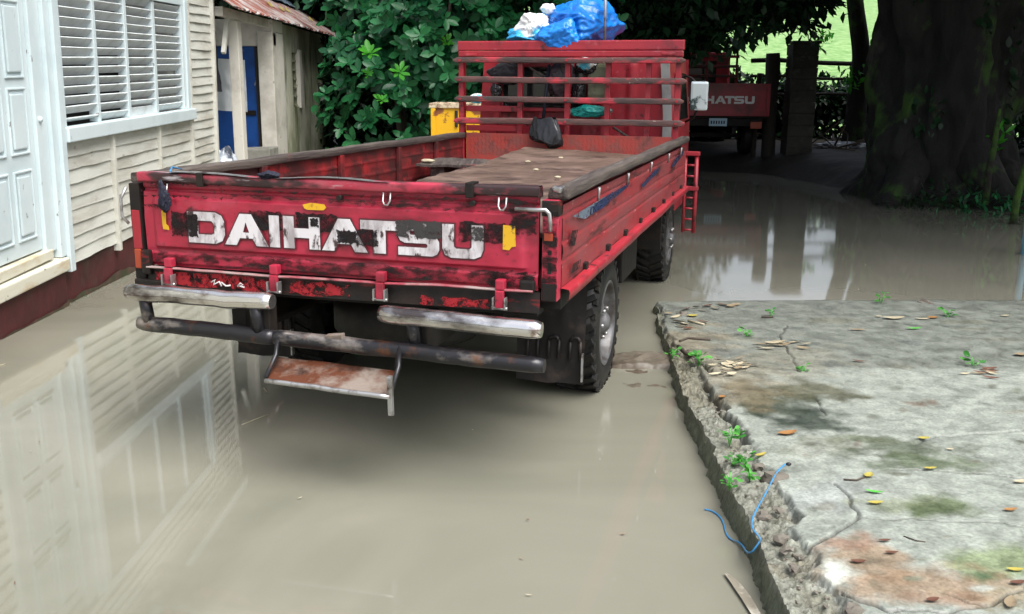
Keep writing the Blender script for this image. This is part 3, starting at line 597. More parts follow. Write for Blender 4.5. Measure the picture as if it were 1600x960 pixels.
# louvred window
win = hbox('window_sill', 'white', 0.012, 2.668, 1.074, 1.170, -0.02, 0.062, 0.008)
wf = hbox('window_frame', 'white', 2.44, 2.50, 1.172, 2.10, -0.05, 0.030, 0.004)
for s0, s1, x1 in ((2.503, 2.56, 0.045), (2.563, 2.622, 0.030)): hbox('frame_moulding', 'white', s0, s1, 1.172, 2.10, -0.05, x1, 0.004, wf)
hbox('frame_head', 'white', 0.012, 2.622, 2.062, 2.118, -0.05, 0.032, 0.004, wf)
COLS = [(0.062, 0.585), (0.635, 1.150), (1.205, 1.745), (1.805, 2.435)]
hbox('frame_jamb', 'white', 0.012, 0.060, 1.172, 2.06, -0.05, 0.030, 0.004, wf)
for s_, wd in ((0.610, 0.046), (1.178, 0.050), (1.775, 0.056)): hbox('mullion', 'white', s_ - wd / 2, s_ + wd / 2, 1.172, 2.06, -0.045, 0.022, 0.003)
for ci, (s0, s1) in enumerate(COLS):
    ns = 14; pit = (2.06 - 1.178) / ns
    w = MB(); w.box(-0.005, 0.005, s0 + 0.001, s1 - 0.001, -0.036, 0.036, bev=0.0025); sm_e = w.mesh('louvre_slat'); sm_e.materials.append(M['slatpaint'])
    for k in range(ns):
        tilt = -R(43 + random.uniform(-4, 4)); zz = 1.178 + pit * (k + 0.5)
        if ci == 0 and k == 0: tilt = -R(66)
        if ci == 2 and k == 0: tilt = -R(8)
        o = link('louvre_slat', sm_e, None, house, T(-0.010, 0, zz) @ Matrix.Rotation(random.uniform(-0.006, 0.006), 4, 'X') @ Matrix.Rotation(-tilt, 4, 'Y'))
# door with panels
door = hbox('door', 'white', -1.05, -0.285, 0.425, 2.0, -0.075, -0.030, 0.004)
tag(door, 'pale blue white panelled door with chipped paint')
for s0, s1, z0, z1 in [(-0.56, -0.36, 0.53, 0.93), (-0.56, -0.36, 1.05, 1.42), (-0.56, -0.36, 1.50, 1.92), (-0.86, -0.645, 0.53, 0.93), (-0.86, -0.645, 1.05, 1.42), (-0.86, -0.645, 1.50, 1.92)]:
    w = MB(); w.box(-0.031, -0.018, s0 + 0.02, s1 - 0.02, z0 + 0.02, z1 - 0.02, bev=0.010); w.obj('door_panel', M['white'], door)
    for a0, a1, b0, b1 in ((s0 - 0.012, s0, z0 - 0.012, z1 + 0.012), (s1, s1 + 0.012, z0 - 0.012, z1 + 0.012), (s0, s1, z0 - 0.012, z0), (s0, s1, z1, z1 + 0.012)):
        w = MB(); w.box(-0.032, -0.020, a0, a1, b0, b1, bev=0.003); w.obj('panel_moulding', M['white'], door)
w = MB(); w.lathe([(0.0001, 0.0), (0.016, 0.004), (0.020, 0.014), (0.014, 0.026), (0.010, 0.034)], T(0.012, -0.235, 1.235) @ Matrix.Rotation(math.pi, 4, 'Z'), 14); w.obj('door_knob', M['white'], door)
casing = hbox('door_casing', 'white', -0.280, -0.140, 0.395, 2.10, -0.06, -0.006, 0.006)
hbox('casing_board', 'white', -0.137, -0.062, 0.340, 2.10, -0.05, 0.020, 0.005, casing); hbox('casing_board', 'white', -0.060, 0.008, 0.228, 2.12, -0.05, 0.044, 0.005, casing)
hbox('casing_board', 'white', -1.10, -1.055, 0.335, 2.10, -0.06, 0.020, 0.006, casing); hbox('casing_board', 'white', -1.16, -1.102, 0.24, 2.12, -0.06, 0.040, 0.006, casing)
hbox('threshold', 'barewood', -1.05, -0.215, 0.348, 0.412, -0.08, 0.012, 0.008, jit=0.006)
hbox('sill_beam', 'barewood', -2.4, -0.085, 0.245, 0.338, -0.08, 0.052, 0.010, jit=0.006)
# roof of the house: eave boards and sheets with an overhang
w = MB(); w.grid(lambda a, c: Vector((0.12 - 3.6 * c, -6.3 + 9.95 * a, 2.72 + 1.05 * c + 0.012 * math.sin(a * 9.95 / 0.076 * 2 * math.pi))), 520, 2)
w.obj('roof', M['zinc'], house)
hbox('fascia', 'white', -6.2, 3.62, 2.60, 2.72, 0.06, 0.085, 0.003); hbox('soffit', 'batten', -6.2, 3.60, 2.745, 2.762, -0.10, 0.055, 0.002)

# ================================================================== SHED BEHIND THE HOUSE
shed = thing('rendered_shed', 'low mildewed shed with rusty roof and blue door beyond the clapboard house', 'shed', T(-2.90, 10.0, 0.30))
def sbox(name, m_, x0, x1, y0, y1, z0, z1, bev=0.006, parent=None, jit=0.0):
    w = MB(); w.box(x0, x1, y0, y1, z0, z1, bev=bev, jit=jit); return w.obj(name, M[m_], parent or shed)
# front wall split round the opening of the block window
for y0, y1, z0, z1 in ((2.0, 2.78, -0.3, 1.90), (3.16, 5.2, -0.3, 1.90), (2.78, 3.16, -0.3, 0.88), (2.78, 3.16, 1.58, 1.90)): sbox('wall', 'shedwall', -0.17, 0.0, y0, y1, z0, z1, 0)
sbox('wall', 'shedwall', -3.0, -0.17, 5.05, 5.2, -0.3, 1.90, 0); sbox('wall', 'shedwall', -3.0, -0.175, 2.02, 2.17, -0.3, 1.90, 0)
sbox('window_backing', 'dark', -0.40, -0.30, 2.6, 3.3, 0.8, 1.65, 0)
for k in range(6):
    w = MB()
    for q in range(2):
        yy = 2.785 + 0.185 * q; zz = 0.885 + 0.115 * k
        w.box(-0.14, -0.02, yy, yy + 0.18, zz, zz + 0.022); w.box(-0.14, -0.02, yy + (0.0 if q == 0 else 0.15), yy + (0.03 if q == 0 else 0.18), zz + 0.024, zz + 0.113)
    w.obj('breeze_block', M['shedwall'], shed)
sbox('window_reveal', 'column', -0.03, 0.03, 3.10, 3.24, 0.86, 1.62, 0.005)
sbox('column', 'column', -0.10, 0.08, 1.46, 1.995, -0.3, 1.76, 0.01)
sbox('lintel', 'column', -0.95, 0.08, 1.50, 1.64, 1.60, 1.90, 0.01); sbox('lintel', 'column', -0.10, 0.078, 1.645, 1.995, 1.765, 1.90, 0.01)
sbox('porch_post', 'column', -0.07, 0.035, 0.20, 0.34, -0.3, 1.80, 0.008)
d_ = sbox('door', 'bluedoor', -0.74, -0.155, 1.53, 1.57, -0.25, 1.595, 0.004)
sbox('door_latch', 'black', -0.33, -0.17, 1.515, 1.529, 0.80, 0.86, 0.004, d_); sbox('door_jamb', 'oldpost', -0.15, -0.105, 1.515, 1.575, -0.25, 1.595, 0.003, d_)
sbox('front_wall', 'column', -1.4, -0.745, 1.50, 1.62, -0.3, 1.59, 0.0)
sbox('concrete_ledge', 'concrete', -0.30, 0.10, 1.02, 1.44, -0.3, 0.44, 0.02, jit=0.01); sbox('beam', 'column', -0.04, 0.04, -0.30, 1.455, 1.81, 1.90, 0.004)
w = MB(); w.box(-0.02, 0.02, -0.02, 0.02, 0, 0.42, mw=T(0.0, -0.22, 1.46) @ Matrix.Rotation(-0.5, 4, 'X')); w.obj('brace', M['batten'], shed)
for k in range(8):
    y0 = -0.45 + 0.80 * k; sl = 0.62 + random.uniform(-0.012, 0.012)
    def sheet(a, c, y0=y0, sl=sl, k=k):
        y = y0 + 0.83 * a; x = 0.20 - 1.10 * c
        return Vector((x + 0.02 * random.uniform(-1, 1) * (c == 0), y, 1.885 + 0.004 * (k % 2) + sl * (1.10 * c) + 0.013 * math.sin(y / 0.076 * 2 * math.pi)))
    w = MB(); w.grid(sheet, 66, 4); w.obj('roof_sheet', M['zinc'], shed)
def cover(a, c):
    y = 0.8 + 5.0 * a; x = -0.42 - 0.55 * c + 0.07 * fbm(y, 0, 0, 1.5)
    return Vector((x, y, 1.885 + 0.62 * (0.20 - x) + 0.045 + 0.02 * fbm(x, y, 0, 3)))
w = MB(); w.grid(cover, 60, 8); w.obj('roof_cover', M['bluetarp2'], shed)
for k in range(4):
    x = -0.12 - random.random() * 0.30; y = 1.3 + 4.2 * random.random()
    w = MB(); w.grid(lambda a, c: Vector((x + 0.10 * (a - 0.5) * (1 - abs(c - .5)), y + 0.16 * (c - 0.5), 1.885 + 0.62 * (0.20 - x) + 0.035 - 0.62 * 0.10 * (a - 0.5))), 3, 3)
    tag(w.obj('fallen_leaf', M['yellowleaf'], None, shed.matrix_world.copy()), 'yellow leaf lying on the rusty shed roof', 'leaf', 'yellow leaves on the shed roof')
# washing hung in the porch
def cl(a, c): return Vector((0.42 * a, 0.02 * math.sin(a * 9) + 0.015 * fbm(a, c, 0, 4), -0.56 * c - 0.02 * a))
w = MB(); w.grid(cl, 24, 20); o = w.obj('hanging_cloth', M['cloth'], None, T(-3.38, 10.75, 1.74)); tag(o, 'white cloth hanging in the shed porch behind the post', 'cloth')
def cl2(a, c): return Vector((0.03 * math.sin(a * 7) + 0.02 * fbm(a, c, 3, 4), 0.30 * (a - 0.5) * (1.0 - 0.55 * c * (0.5 + 0.5 * math.sin(c * 5))) + 0.12 * c, -0.62 * c))
w = MB(); w.grid(cl2, 14, 20); o = w.obj('hanging_garment', M['darkcloth'], None, T(-3.10, 10.0, 2.0)); tag(o, 'dark garment hanging under the shed eave beside the white cloth', 'garment')
o = blob('plastic_sack', (-2.95, 9.82, 0.52), (0.11, 0.16, 0.30), M['trash'], seed=41); tag(o, 'pale plastic sack standing against the house corner by the porch', 'sack')

# ================================================================== MAIN TRUCK
TM = T(-1.52144, 3.78426, 0) @ Matrix.Rotation(-0.27982, 4, 'Z')
truck = thing('flatbed_truck', 'battered red drop-side flatbed truck standing in muddy flood water, white lettering on tailgate', 'truck', TM)
WD, LB = 1.75, 3.98
def tb(name, m_, x0, x1, y0, y1, z0, z1, bev=0.004, parent=None, jit=0.0):
    w = MB(); w.box(x0, x1, y0, y1, z0, z1, bev=bev, jit=jit); return w.obj(name, M[m_], parent or truck)
# --- tailgate: pressed panel with raised field
def prof(x, z):
    y = 0.0
    def sst(e0, e1, v): t = max(0, min(1, (v - e0) / (e1 - e0))); return t * t * (3 - 2 * t)
    inx = sst(0.098, 0.108, x) * (1 - sst(1.622, 1.632, x))
    y -= 0.012 * inx * sst(0.806, 0.816, z) * (1 - sst(1.004, 1.014, z))
    y += 0.010 * sst(1.030, 1.034, z) * (1 - sst(1.044, 1.048, z))
    y -= 0.008 * sst(0.742, 0.75, z) * (1 - sst(0.785, 0.795, z))
    y += 0.006 * fbm(x, z, 1, 2.5) + 0.0022 * fbm(x, z, 8, 9)
    return y
zs = sorted(set([round(0.735 + 0.34 * k / 68, 4) for k in range(69)]))
w = MB(); w.grid(lambda a, c: Vector((0.055 + 1.625 * a, prof(0.055 + 1.625 * a, 0.735 + 0.335 * c), 0.735 + 0.335 * c)), 150, 100)
tail = w.obj('tailgate', M['red'], truck); tag(tail, 'scuffed pink-red tailgate with worn white lettering and black grime')
tb('tailgate_back', 'redinner', 0.06, 1.675, 0.022, 0.034, 0.74, 1.07, 0, tail)
# top rail of the tailgate, wavy
def rail(a, c):
    x = 0.05 + 1.632 * a; t = 2 * math.pi * c
    dz = 0.006 * fbm(x, 0, 0, 2.2); dy = 0.008 * fbm(x, 0, 6, 1.8)
    sq = lambda v: math.copysign(abs(v) ** 0.45, v)
    return Vector((x, 0.006 + dy + 0.028 * sq(math.cos(t)), 1.086 + dz + 0.020 * sq(math.sin(t))))
w = MB(); w.grid(rail, 90, 24)
for xx in (0.05, 1.682): pass
w.obj('top_rail', M['rail'], tail)
tb('rail_end', 'rail', 1.680, 1.686, -0.02, 0.032, 1.068, 1.105, 0.002, tail); tb('rail_end', 'rail', 0.046, 0.051, -0.02, 0.032, 1.068, 1.105, 0.002, tail)
def lipf(a, c):
    x = 0.07 + 1.60 * a; t = 2 * math.pi * c
    return Vector((x, -0.030 + 0.006 * fbm(x, 3, 0, 2) + 0.012 * math.cos(t), 0.7315 - 0.005 * math.sin(a * 5.0) * a + 0.005 * fbm(x, 0, 4, 2.5) + 0.005 * math.sin(t)))
w = MB(); w.grid(lipf, 80, 10); w.obj('lower_lip', M['lip'], tail)
# bright capping strip, bent along the rail
def capf(a, c):
    x = 0.20 + 0.92 * a
    return Vector((x, -0.026 + 0.052 * c + 0.008 * fbm(x, 0, 6, 1.8), 1.1085 + 0.006 * fbm(x, 0, 0, 2.2) + 0.004 * math.sin(a * 11)))
w = MB(); w.grid(capf, 50, 3); w.obj('capping_strip', M['steel'], tail)
# lettering
H = 0.122
def lD(w_): return [(0, 0), (w_ - .04, 0), (w_ - .012, .012), (w_, .036), (w_, H - .036), (w_ - .012, H - .012), (w_ - .04, H), (0, H)], [[(.044, .034), (w_ - .056, .034), (w_ - .046, .044), (w_ - .046, H - .044), (w_ - .056, H - .034), (.044, H - .034)]]
def lA(w_): return [(0, 0), (.050, 0), (.066, .028), (w_ - .066, .028), (w_ - .050, 0), (w_, 0), (w_ * .63, H), (w_ * .37, H)], [[(.080, .050), (w_ - .080, .050), (w_ / 2, .092)]]
def lI(w_): return [(0, 0), (w_, 0), (w_, H), (0, H)], []
def lH(w_): return [(0, 0), (.044, 0), (.044, .042), (w_ - .044, .042), (w_ - .044, 0), (w_, 0), (w_, H), (w_ - .044, H), (w_ - .044, .078), (.044, .078), (.044, H), (0, H)], []
def lT(w_): return [(w_ / 2 - .024, 0), (w_ / 2 + .024, 0), (w_ / 2 + .024, H - .034), (w_, H - .034), (w_, H), (0, H), (0, H - .034), (w_ / 2 - .024, H - .034)], []
def lS(w_): return [(0, 0), (w_ - .026, 0), (w_ - .008, .008), (w_, .024), (w_, .052), (w_ - .008, .068), (w_ - .026, .076), (.050, .076), (.045, .080), (.045, .088), (.050, .092), (w_, .092), (w_ - .006, H), (.026, H), (.008, H - .008), (0, H - .024), (0, .070), (.008, .054), (.026, .046), (w_ - .050, .046), (w_ - .045, .042), (w_ - .045, .034), (w_ - .050, .030), (0, .030)], []
def lU(w_): return [(0, H), (0, .034), (.010, .010), (.034, 0), (w_ - .034, 0), (w_ - .010, .010), (w_, .034), (w_, H), (w_ - .044, H), (w_ - .044, .042), (w_ - .052, .034), (.052, .034), (.044, .042), (.044, H)], []
GL = [(lD, 0.262, 0.162), (lA, 0.424, 0.188), (lI, 0.620, 0.042), (lH, 0.680, 0.152), (lA, 0.840, 0.186), (lT, 1.000, 0.152), (lS, 1.150, 0.160), (lU, 1.323, 0.156)]
def lettering(parent, ox, oy, oz, sc, m_, outline=True, skip=()):
    for k, (fn, x0, w_) in enumerate(GL):
        if k in skip: continue
        ou, ho = fn(w_)
        mw = T(ox + x0 * sc, oy, oz) @ Matrix.Diagonal((sc, 1, sc, 1))
        if outline:
            w = MB(); w.poly(offset_poly(ou, 0.006), [offset_poly(h_, -0.005) for h_ in ho], 0.001, mw @ T(0, 0.0015, 0)); w.obj('letter_edge', M['letterline'], parent)
        w = MB(); w.poly(ou, ho, 0.0022, mw); w.obj('letter', m_, parent)
lettering(tail, 0, -0.0155, 0.839, 1.0, M['letter'])
def patch(name, m_, x0, x1, z0, z1, y, parent=tail, ragged=0.004, n=14):
    pts = []
    for (ax, az), (bx, bz) in (((x0, z0), (x1, z0)), ((x1, z0), (x1, z1)), ((x1, z1), (x0, z1)), ((x0, z1), (x0, z0))):
        for k in range(n):
            t = k / n; pts.append((ax + (bx - ax) * t + random.uniform(-ragged, ragged), az + (bz - az) * t + random.uniform(-ragged, ragged)))
    w = MB(); w.poly(pts, [], 0.0008, T(0, y, 0)); return w.obj(name, M[m_], parent)
for x0, x1, z0, z1, y, mm_ in ((0.185, 0.262, 0.862, 0.955, -0.0145, 'tape'), (0.262, 0.306, 0.862, 0.950, -0.0186, 'tape'), (0.535, 0.672, 0.905, 0.975, -0.0145, 'tape'), (0.735, 0.905, 0.905, 0.975, -0.0145, 'tape'), (0.795, 0.828, 0.925, 0.958, -0.0186, 'tape'),
                            (0.905, 0.985, 0.870, 0.918, -0.0186, 'tape'), (0.985, 1.068, 0.865, 0.925, -0.0187, 'tape'), (1.142, 1.318, 0.906, 0.968, -0.0186, 'greytape'), (1.385, 1.560, 0.900, 0.972, -0.0145, 'tape'), (1.436, 1.478, 0.905, 0.955, -0.0186, 'greytape')):
    patch('tape_patch', mm_, x0, x1, z0, z1, y)
for x0, x1, z0, z1 in ((0.06, 0.42, 1.016, 1.064), (0.42, 1.05, 1.022, 1.050), (1.05, 1.67, 1.012, 1.058), (0.10, 1.64, 0.748, 0.798), (1.58, 1.675, 0.94, 1.02), (0.06, 0.17, 0.97, 1.05), (1.50, 1.67, 0.738, 0.80)):
    patch('grime_streak', 'soot', x0, x1, z0, z1, -0.0165, ragged=0.008, n=30)
def sticker(pts, y=-0.0165):
    w = MB(); w.poly(pts, [], 0.0015, T(0, y, 0)); w.obj('yellow_sticker', M['yellowref'], tail)
sticker([(0.766, 1.008), (0.772, 0.994), (0.785, 0.989), (0.852, 0.990), (0.863, 1.000), (0.855, 1.012), (0.80, 1.016)])
sticker([(1.552, 0.880), (1.575, 0.878), (1.585, 0.890), (1.60, 0.893), (1.597, 0.965), (1.553, 0.968)])
sticker([(0.148, 0.885), (0.175, 0.883), (0.172, 0.90), (0.162, 0.905), (0.165, 0.960), (0.175, 0.972), (0.155, 0.975), (0.144, 0.955), (0.146, 0.90)])
for x in (0.179, 0.647, 1.088, 1.551):
    h_ = tb('hinge', 'red', x - 0.017, x + 0.017, -0.052, -0.018, 0.738, 0.775, 0.005)
    tb('hinge_strap', 'red', x - 0.016, x + 0.016, -0.058, -0.040, 0.672, 0.736, 0.004, h_)
    for q in (-1, 1): tb('hinge_ear', 'steel', x + q * 0.022 - 0.003, x + q * 0.022 + 0.003, -0.066, -0.034, 0.668, 0.712, 0.002, h_)
    w = MB(); w.tube([(x - 0.03, -0.052, 0.672), (x + 0.03, -0.052, 0.672)], 0.006, 8); w.obj('hinge_pin', M['steel'], h_)
for x in (0.170, 1.112, 1.552):
    w = MB(); w.tube([(x - 0.014, -0.022, 1.066), (x - 0.014, -0.030, 1.035), (x - 0.006, -0.034, 1.022), (x + 0.006, -0.034, 1.022), (x + 0.014, -0.030, 1.035), (x + 0.014, -0.022, 1.066)], 0.0035, 8); w.obj('rope_hook', M['steel'], tail)
for x in (0.335, 1.43): tb('rail_clamp', 'black', x - 0.014, x + 0.014, -0.034, 0.040, 1.060, 1.114, 0.003, tail)
for x in (0.92, 1.44): w = MB(); w.tube([(x, -0.004, 1.040), (x, -0.028, 1.040)], 0.010, 10); w.obj('rivet', M['black'], tail)
# --- rear cross member
def cross(a, c):
    x = 0.06 + 1.63 * a
    return Vector((x, -0.020 + 0.012 * c + 0.006 * fbm(x, 0, 3, 3), 0.655 + 0.075 * c))
w = MB(); w.grid(cross, 60, 4); cm = w.obj('rear_cross_member', M['black'], truck)
tb('cross_member_body', 'frame', 0.07, 1.68, 0.0, 0.09, 0.64, 0.728, 0.004, cm)
for x0, x1, z0, z1, mm_ in ((0.28, 0.345, 0.672, 0.70, 'redworn'), (0.10, 0.62, 0.664, 0.718, 'redworn'), (0.70, 0.95, 0.664, 0.715, 'redworn'), (1.24, 1.50, 0.662, 0.69, 'redworn')):
    patch('paint_remnant', mm_, x0, x1, z0, z1, -0.0225, cm, 0.007, 9)
# paint scribble on the left of the cross member
for k, pts in enumerate(([(0.355, 0.685), (0.372, 0.696), (0.365, 0.676), (0.392, 0.690), (0.40, 0.672)], [(0.40, 0.688), (0.42, 0.674), (0.44, 0.678)], [(0.472, 0.676), (0.485, 0.690), (0.498, 0.684), (0.480, 0.678), (0.502, 0.674)])):
    w = MB(); w.tube([(x, -0.024, z) for x, z in pts], 0.0035, 6); w.obj('paint_scribble', M['letterwhite'], cm)
# --- corner posts
cp = tb('corner_post', 'red', 1.694, 1.752, -0.012, 0.05, 0.700, 1.062, 0.005); 
for z0, z1 in ((0.80, 0.842), (0.868, 0.885)): tb('slot_shade', 'dark', 1.716, 1.730, -0.0135, -0.011, z0, z1, 0, cp)  # black plates laid on the post in place of shaded openings
tb('post_grime', 'black', 1.692, 1.755, -0.014, 0.04, 1.005, 1.060, 0.004, cp); patch('post_streak', 'soot', 1.697, 1.75, 0.72, 1.02, -0.0135, cp, 0.004, 16); tb('lens', 'orange', 1.702, 1.734, -0.016, -0.012, 0.918, 0.945, 0.003, cp); tb('post_foot', 'black', 1.696, 1.75, -0.0145, 0.03, 0.70, 0.765, 0.004, cp)
w = MB(); w.tube([(1.60, -0.030, 1.028), (1.68, -0.034, 1.028), (1.712, -0.036, 1.030), (1.724, -0.034, 1.018), (1.728, -0.03, 0.985), (1.728, -0.028, 0.955)], 0.0075, 10); w.obj('latch_rod', M['steel'], cp)
tb('latch_block', 'black', 1.618, 1.675, -0.034, -0.012, 0.735, 0.775, 0.008, cp)
cp2 = tb('corner_post', 'black', -0.004, 0.045, -0.012, 0.05, 0.66, 1.062, 0.005); tb('lens', 'orange', 0.006, 0.036, -0.022, -0.012, 0.72, 0.80, 0.005, cp2)
tb('post_plate', 'redclean', 0.002, 0.040, -0.0155, -0.011, 0.80, 0.955, 0.003, cp2)
w = MB(); w.tube([(-0.012, -0.015, 1.045), (-0.03, -0.03, 1.0), (-0.03, -0.03, 0.93), (-0.008, -0.02, 0.90)], 0.006, 8); w.obj('latch_rod', M['steel'], cp2)
tb('latch_block', 'black', 0.045, 0.085, -0.036, -0.01, 0.70, 0.80, 0.008, cp2); tb('hanging_bracket', 'black', 0.0, 0.16, -0.03, 0.02, 0.60, 0.68, 0.01, cp2)
# --- side boards
def side_right(a, c):
    y = 0.052 + 3.94 * a; z = 0.735 + 0.305 * c; g = 0
    for zc, dp in ((0.835, 0.006), (0.905, 0.004), (1.000, 0.007)): g += dp * math.exp(-((z - zc) / 0.006) ** 2)
    bul = 0.003 * max(0, 1 - abs(z - 0.87) / 0.035)
    return Vector((1.752 + 0.018 * a + bul - g + 0.006 * fbm(y, z, 2, 1.4) + 0.002 * fbm(y, z, 7, 7), y, z))
w = MB(); w.grid(side_right, 160, 60); side = w.obj('side_board', M['redside'], truck)
w = MB(); w.grid(lambda a, c: Vector((1.722 + 0.016 * a, 0.052 + 3.94 * a, 0.735 + 0.35 * c)), 20, 4); w.obj('board_inner_face', M['redinner'], side)
def rl(a, c, x0, dx, y0, y1, wd, ht, z, sd):
    y = y0 + (y1 - y0) * a; t = 2 * math.pi * c
    sq = lambda v: math.copysign(abs(v) ** 0.4, v)
    return Vector((x0 + dx * a + 0.006 * fbm(y, sd, 0, 1.6) + wd * sq(math.cos(t)), y, z + 0.006 * fbm(y, sd, 4, 1.8) + ht * sq(math.sin(t))))
def rail_obj(x0, dx, sd, z, y0=0.02, y1=4.0, wd=0.034, ht=0.021):
    w = MB(); w.grid(lambda a, c: rl(a, c, x0, dx, y0, y1, wd, ht, z, sd), 90, 20)
    w.bm.verts.ensure_lookup_table()
    for a in (0, 1):
        vs = [w.bm.verts.new(rl(a, k / 20, x0, dx, y0, y1, wd, ht, z, sd)) for k in range(20)]; w.bm.faces.new(vs)
    return w
rail_obj(1.742, 0.018, 1.0, 1.082).obj('wooden_rail', M['wood'], side)
w = MB(); w.box(1.706, 1.780, 0.008, 0.055, 1.060, 1.1055, bev=0.010, jit=0.006); w.obj('rail_end_cap', M['wood'], side)
w = MB(); w.box(1.722, 1.760, 0.004, 0.040, 1.085, 1.1085, bev=0.006, jit=0.006); w.obj('rail_end_strap', M['steel'], side)
for k, y in enumerate((0.55, 1.25, 2.0, 2.75, 3.4)):
    w = MB(); w.tube([(1.786 + 0.004 * k, y, 1.055), (1.782 + 0.004 * k, y + 0.01, 1.02), (1.776 + 0.004 * k, y + 0.03, 1.0)], 0.006, 8); w.obj('rope_hook', M['steel'], side)
def flange(a, c):
    y = 0.03 + 3.96 * a
    pts = [(1.758, 0.742), (1.788, 0.738), (1.792, 0.728), (1.788, 0.700), (1.780, 0.697)]
    i = min(3, int(c * 4)); f = c * 4 - i
    x = pts[i][0] + (pts[i + 1][0] - pts[i][0]) * f; z = pts[i][1] + (pts[i + 1][1] - pts[i][1]) * f
    return Vector((x + 0.014 * a + 0.005 * fbm(y, 0, 3, 1.8), y, z + 0.004 * fbm(y, 0, 8, 2)))
w = MB(); w.grid(flange, 90, 4); fl = w.obj('side_flange', M['redclean'], truck)
for k in range(8):
    y = 0.42 + 0.47 * k
    w = MB(); w.box(1.748, 1.770 + 0.002 * k, y, y + 0.045, 0.741, 0.768, bev=0.004, jit=0.003); w.obj('stake_pocket_gap', M['black'], fl)  # pockets whose black also stands in for the dark gaps
tb('sill_beam', 'frame', 1.60, 1.752, 0.05, 3.98, 0.66, 0.732, 0.0, fl)
# decals on the side: grey wedge with small writing, then blue dashes
def sidepatch(m_, pts, x):
    w = MB(); w.poly(pts, [], 0.0010, Matrix.Rotation(R(90), 4, 'Z')); o = w.obj('side_decal', M[m_], side); o.matrix_local = T(x, 0, 0)
    return o
sidepatch('greyband', [(0.16, 0.985), (0.40, 0.946), (0.85, 0.972), (0.80, 0.992)], 1.7635)
sidepatch('blueband', [(0.52, 0.953), (0.82, 0.953), (1.38, 0.978), (1.45, 0.992), (0.86, 0.992), (0.55, 0.985)], 1.7655)
sidepatch('blueband', [(1.78, 0.948), (1.86, 0.930), (2.45, 0.965), (2.55, 0.985), (2.30, 0.988)], 1.772)
sidepatch('blueband', [(3.05, 0.955), (3.15, 0.940), (3.70, 0.985), (3.75, 1.015), (3.40, 1.005)], 1.780)
sidepatch('tape', [(0.10, 0.885), (0.20, 0.872), (0.25, 0.925), (0.15, 0.935)], 1.766); sidepatch('tape', [(0.15, 0.775), (0.30, 0.770), (0.32, 0.80), (0.18, 0.806)], 1.766)
fc = bpy.data.curves.new('decal_writing', 'FONT'); fc.body = 'Delta'; fc.size = 0.062; fc.extrude = 0.0008
fo = bpy.data.objects.new('decal_writing', fc); col.objects.link(fo)
dg = bpy.context.evaluated_depsgraph_get(); tmesh = bpy.data.meshes.new_from_object(fo.evaluated_get(dg)); bpy.data.objects.remove(fo)
M['navy'] = mat('navy_print', (0.012, 0.022, 0.075), 0.5)
tmesh.materials.clear(); o = link('decal_writing', tmesh, M['navy'], side); o.matrix_local = T(1.7675, 0.47, 0.950) @ Matrix.Rotation(R(90), 4, 'Z') @ Matrix.Rotation(R(90), 4, 'X') @ Matrix.Diagonal((2.2, 0.75, 1, 1))
# left side board: we see its inner face over the bed
def side_left(a, c, x):
    y = 0.05 + 3.93 * a; z = 0.735 + 0.33 * c
    g = sum(0.006 * math.exp(-((z - zc) / 0.006) ** 2) for zc in (0.83, 0.91, 0.99))
    return Vector((x + g + 0.006 * fbm(y, z, 4, 1.5), y, z))
w = MB(); w.grid(lambda a, c: side_left(a, c, 0.030), 120, 40); sl_ = w.obj('side_board', M['redinner'], truck)
w = MB(); w.grid(lambda a, c: side_left(a, c, 0.0), 60, 10); w.obj('board_outer_face', M['redside'], sl_)
for y in (0.9, 1.75, 2.6, 3.3): tb('board_stiffener', 'redinner', 0.036, 0.058, y, y + 0.05, 0.79, 1.06, 0.003, sl_)
rail_obj(0.022, -0.004, 5.0, 1.080, wd=0.036).obj('wooden_rail', M['wood'], sl_)
tb('bed_floor', 'redinner', 0.05, 1.72, 0.04, 3.97, 0.735, 0.782, 0.0)
# --- headboard
hb = tb('headboard_plate', 'redrust', 0.06, 1.715, 3.955, 3.975, 0.80, 1.098, 0.003)
w = MB()
for i in range(52):
    for j in range(7):
        x = 0.10 + i * 0.031; z = 0.945 + 0.022 * j; a = R(45 if (i + j) % 2 else -45)
        w.box(-0.010, 0.010, -0.002, 0.002, -0.003, 0.003, mw=T(x, 3.9545, z) @ Matrix.Rotation(a, 4, 'Y'))
tag(w.obj('tread_lugs', M['redrust'], hb), kind='stuff')
for x in (0.022, 0.491, 0.863, 1.172, 1.474, 1.694): tb('headboard_post', 'redclean', x - 0.020, x + 0.020, 3.965 if 0.1 < x < 1.6 else 3.945, 4.012, 0.80, 1.735, 0.004, hb)
for x0, x1, z0, z1 in ((0.0, 1.732, 1.722, 1.792), (0.004, 1.728, 1.672, 1.716)): tb('headboard_top_plank', 'redclean', x0, x1, 3.93, 3.962, z0, z1, 0.008, hb, 0.003)
tb('top_plank_slot', 'redclean', 0.06, 0.16, 3.918, 3.932, 1.678, 1.698, 0.006, hb); tb('top_plank_slot', 'redclean', 1.57, 1.67, 3.918, 3.932, 1.684, 1.704, 0.006, hb)
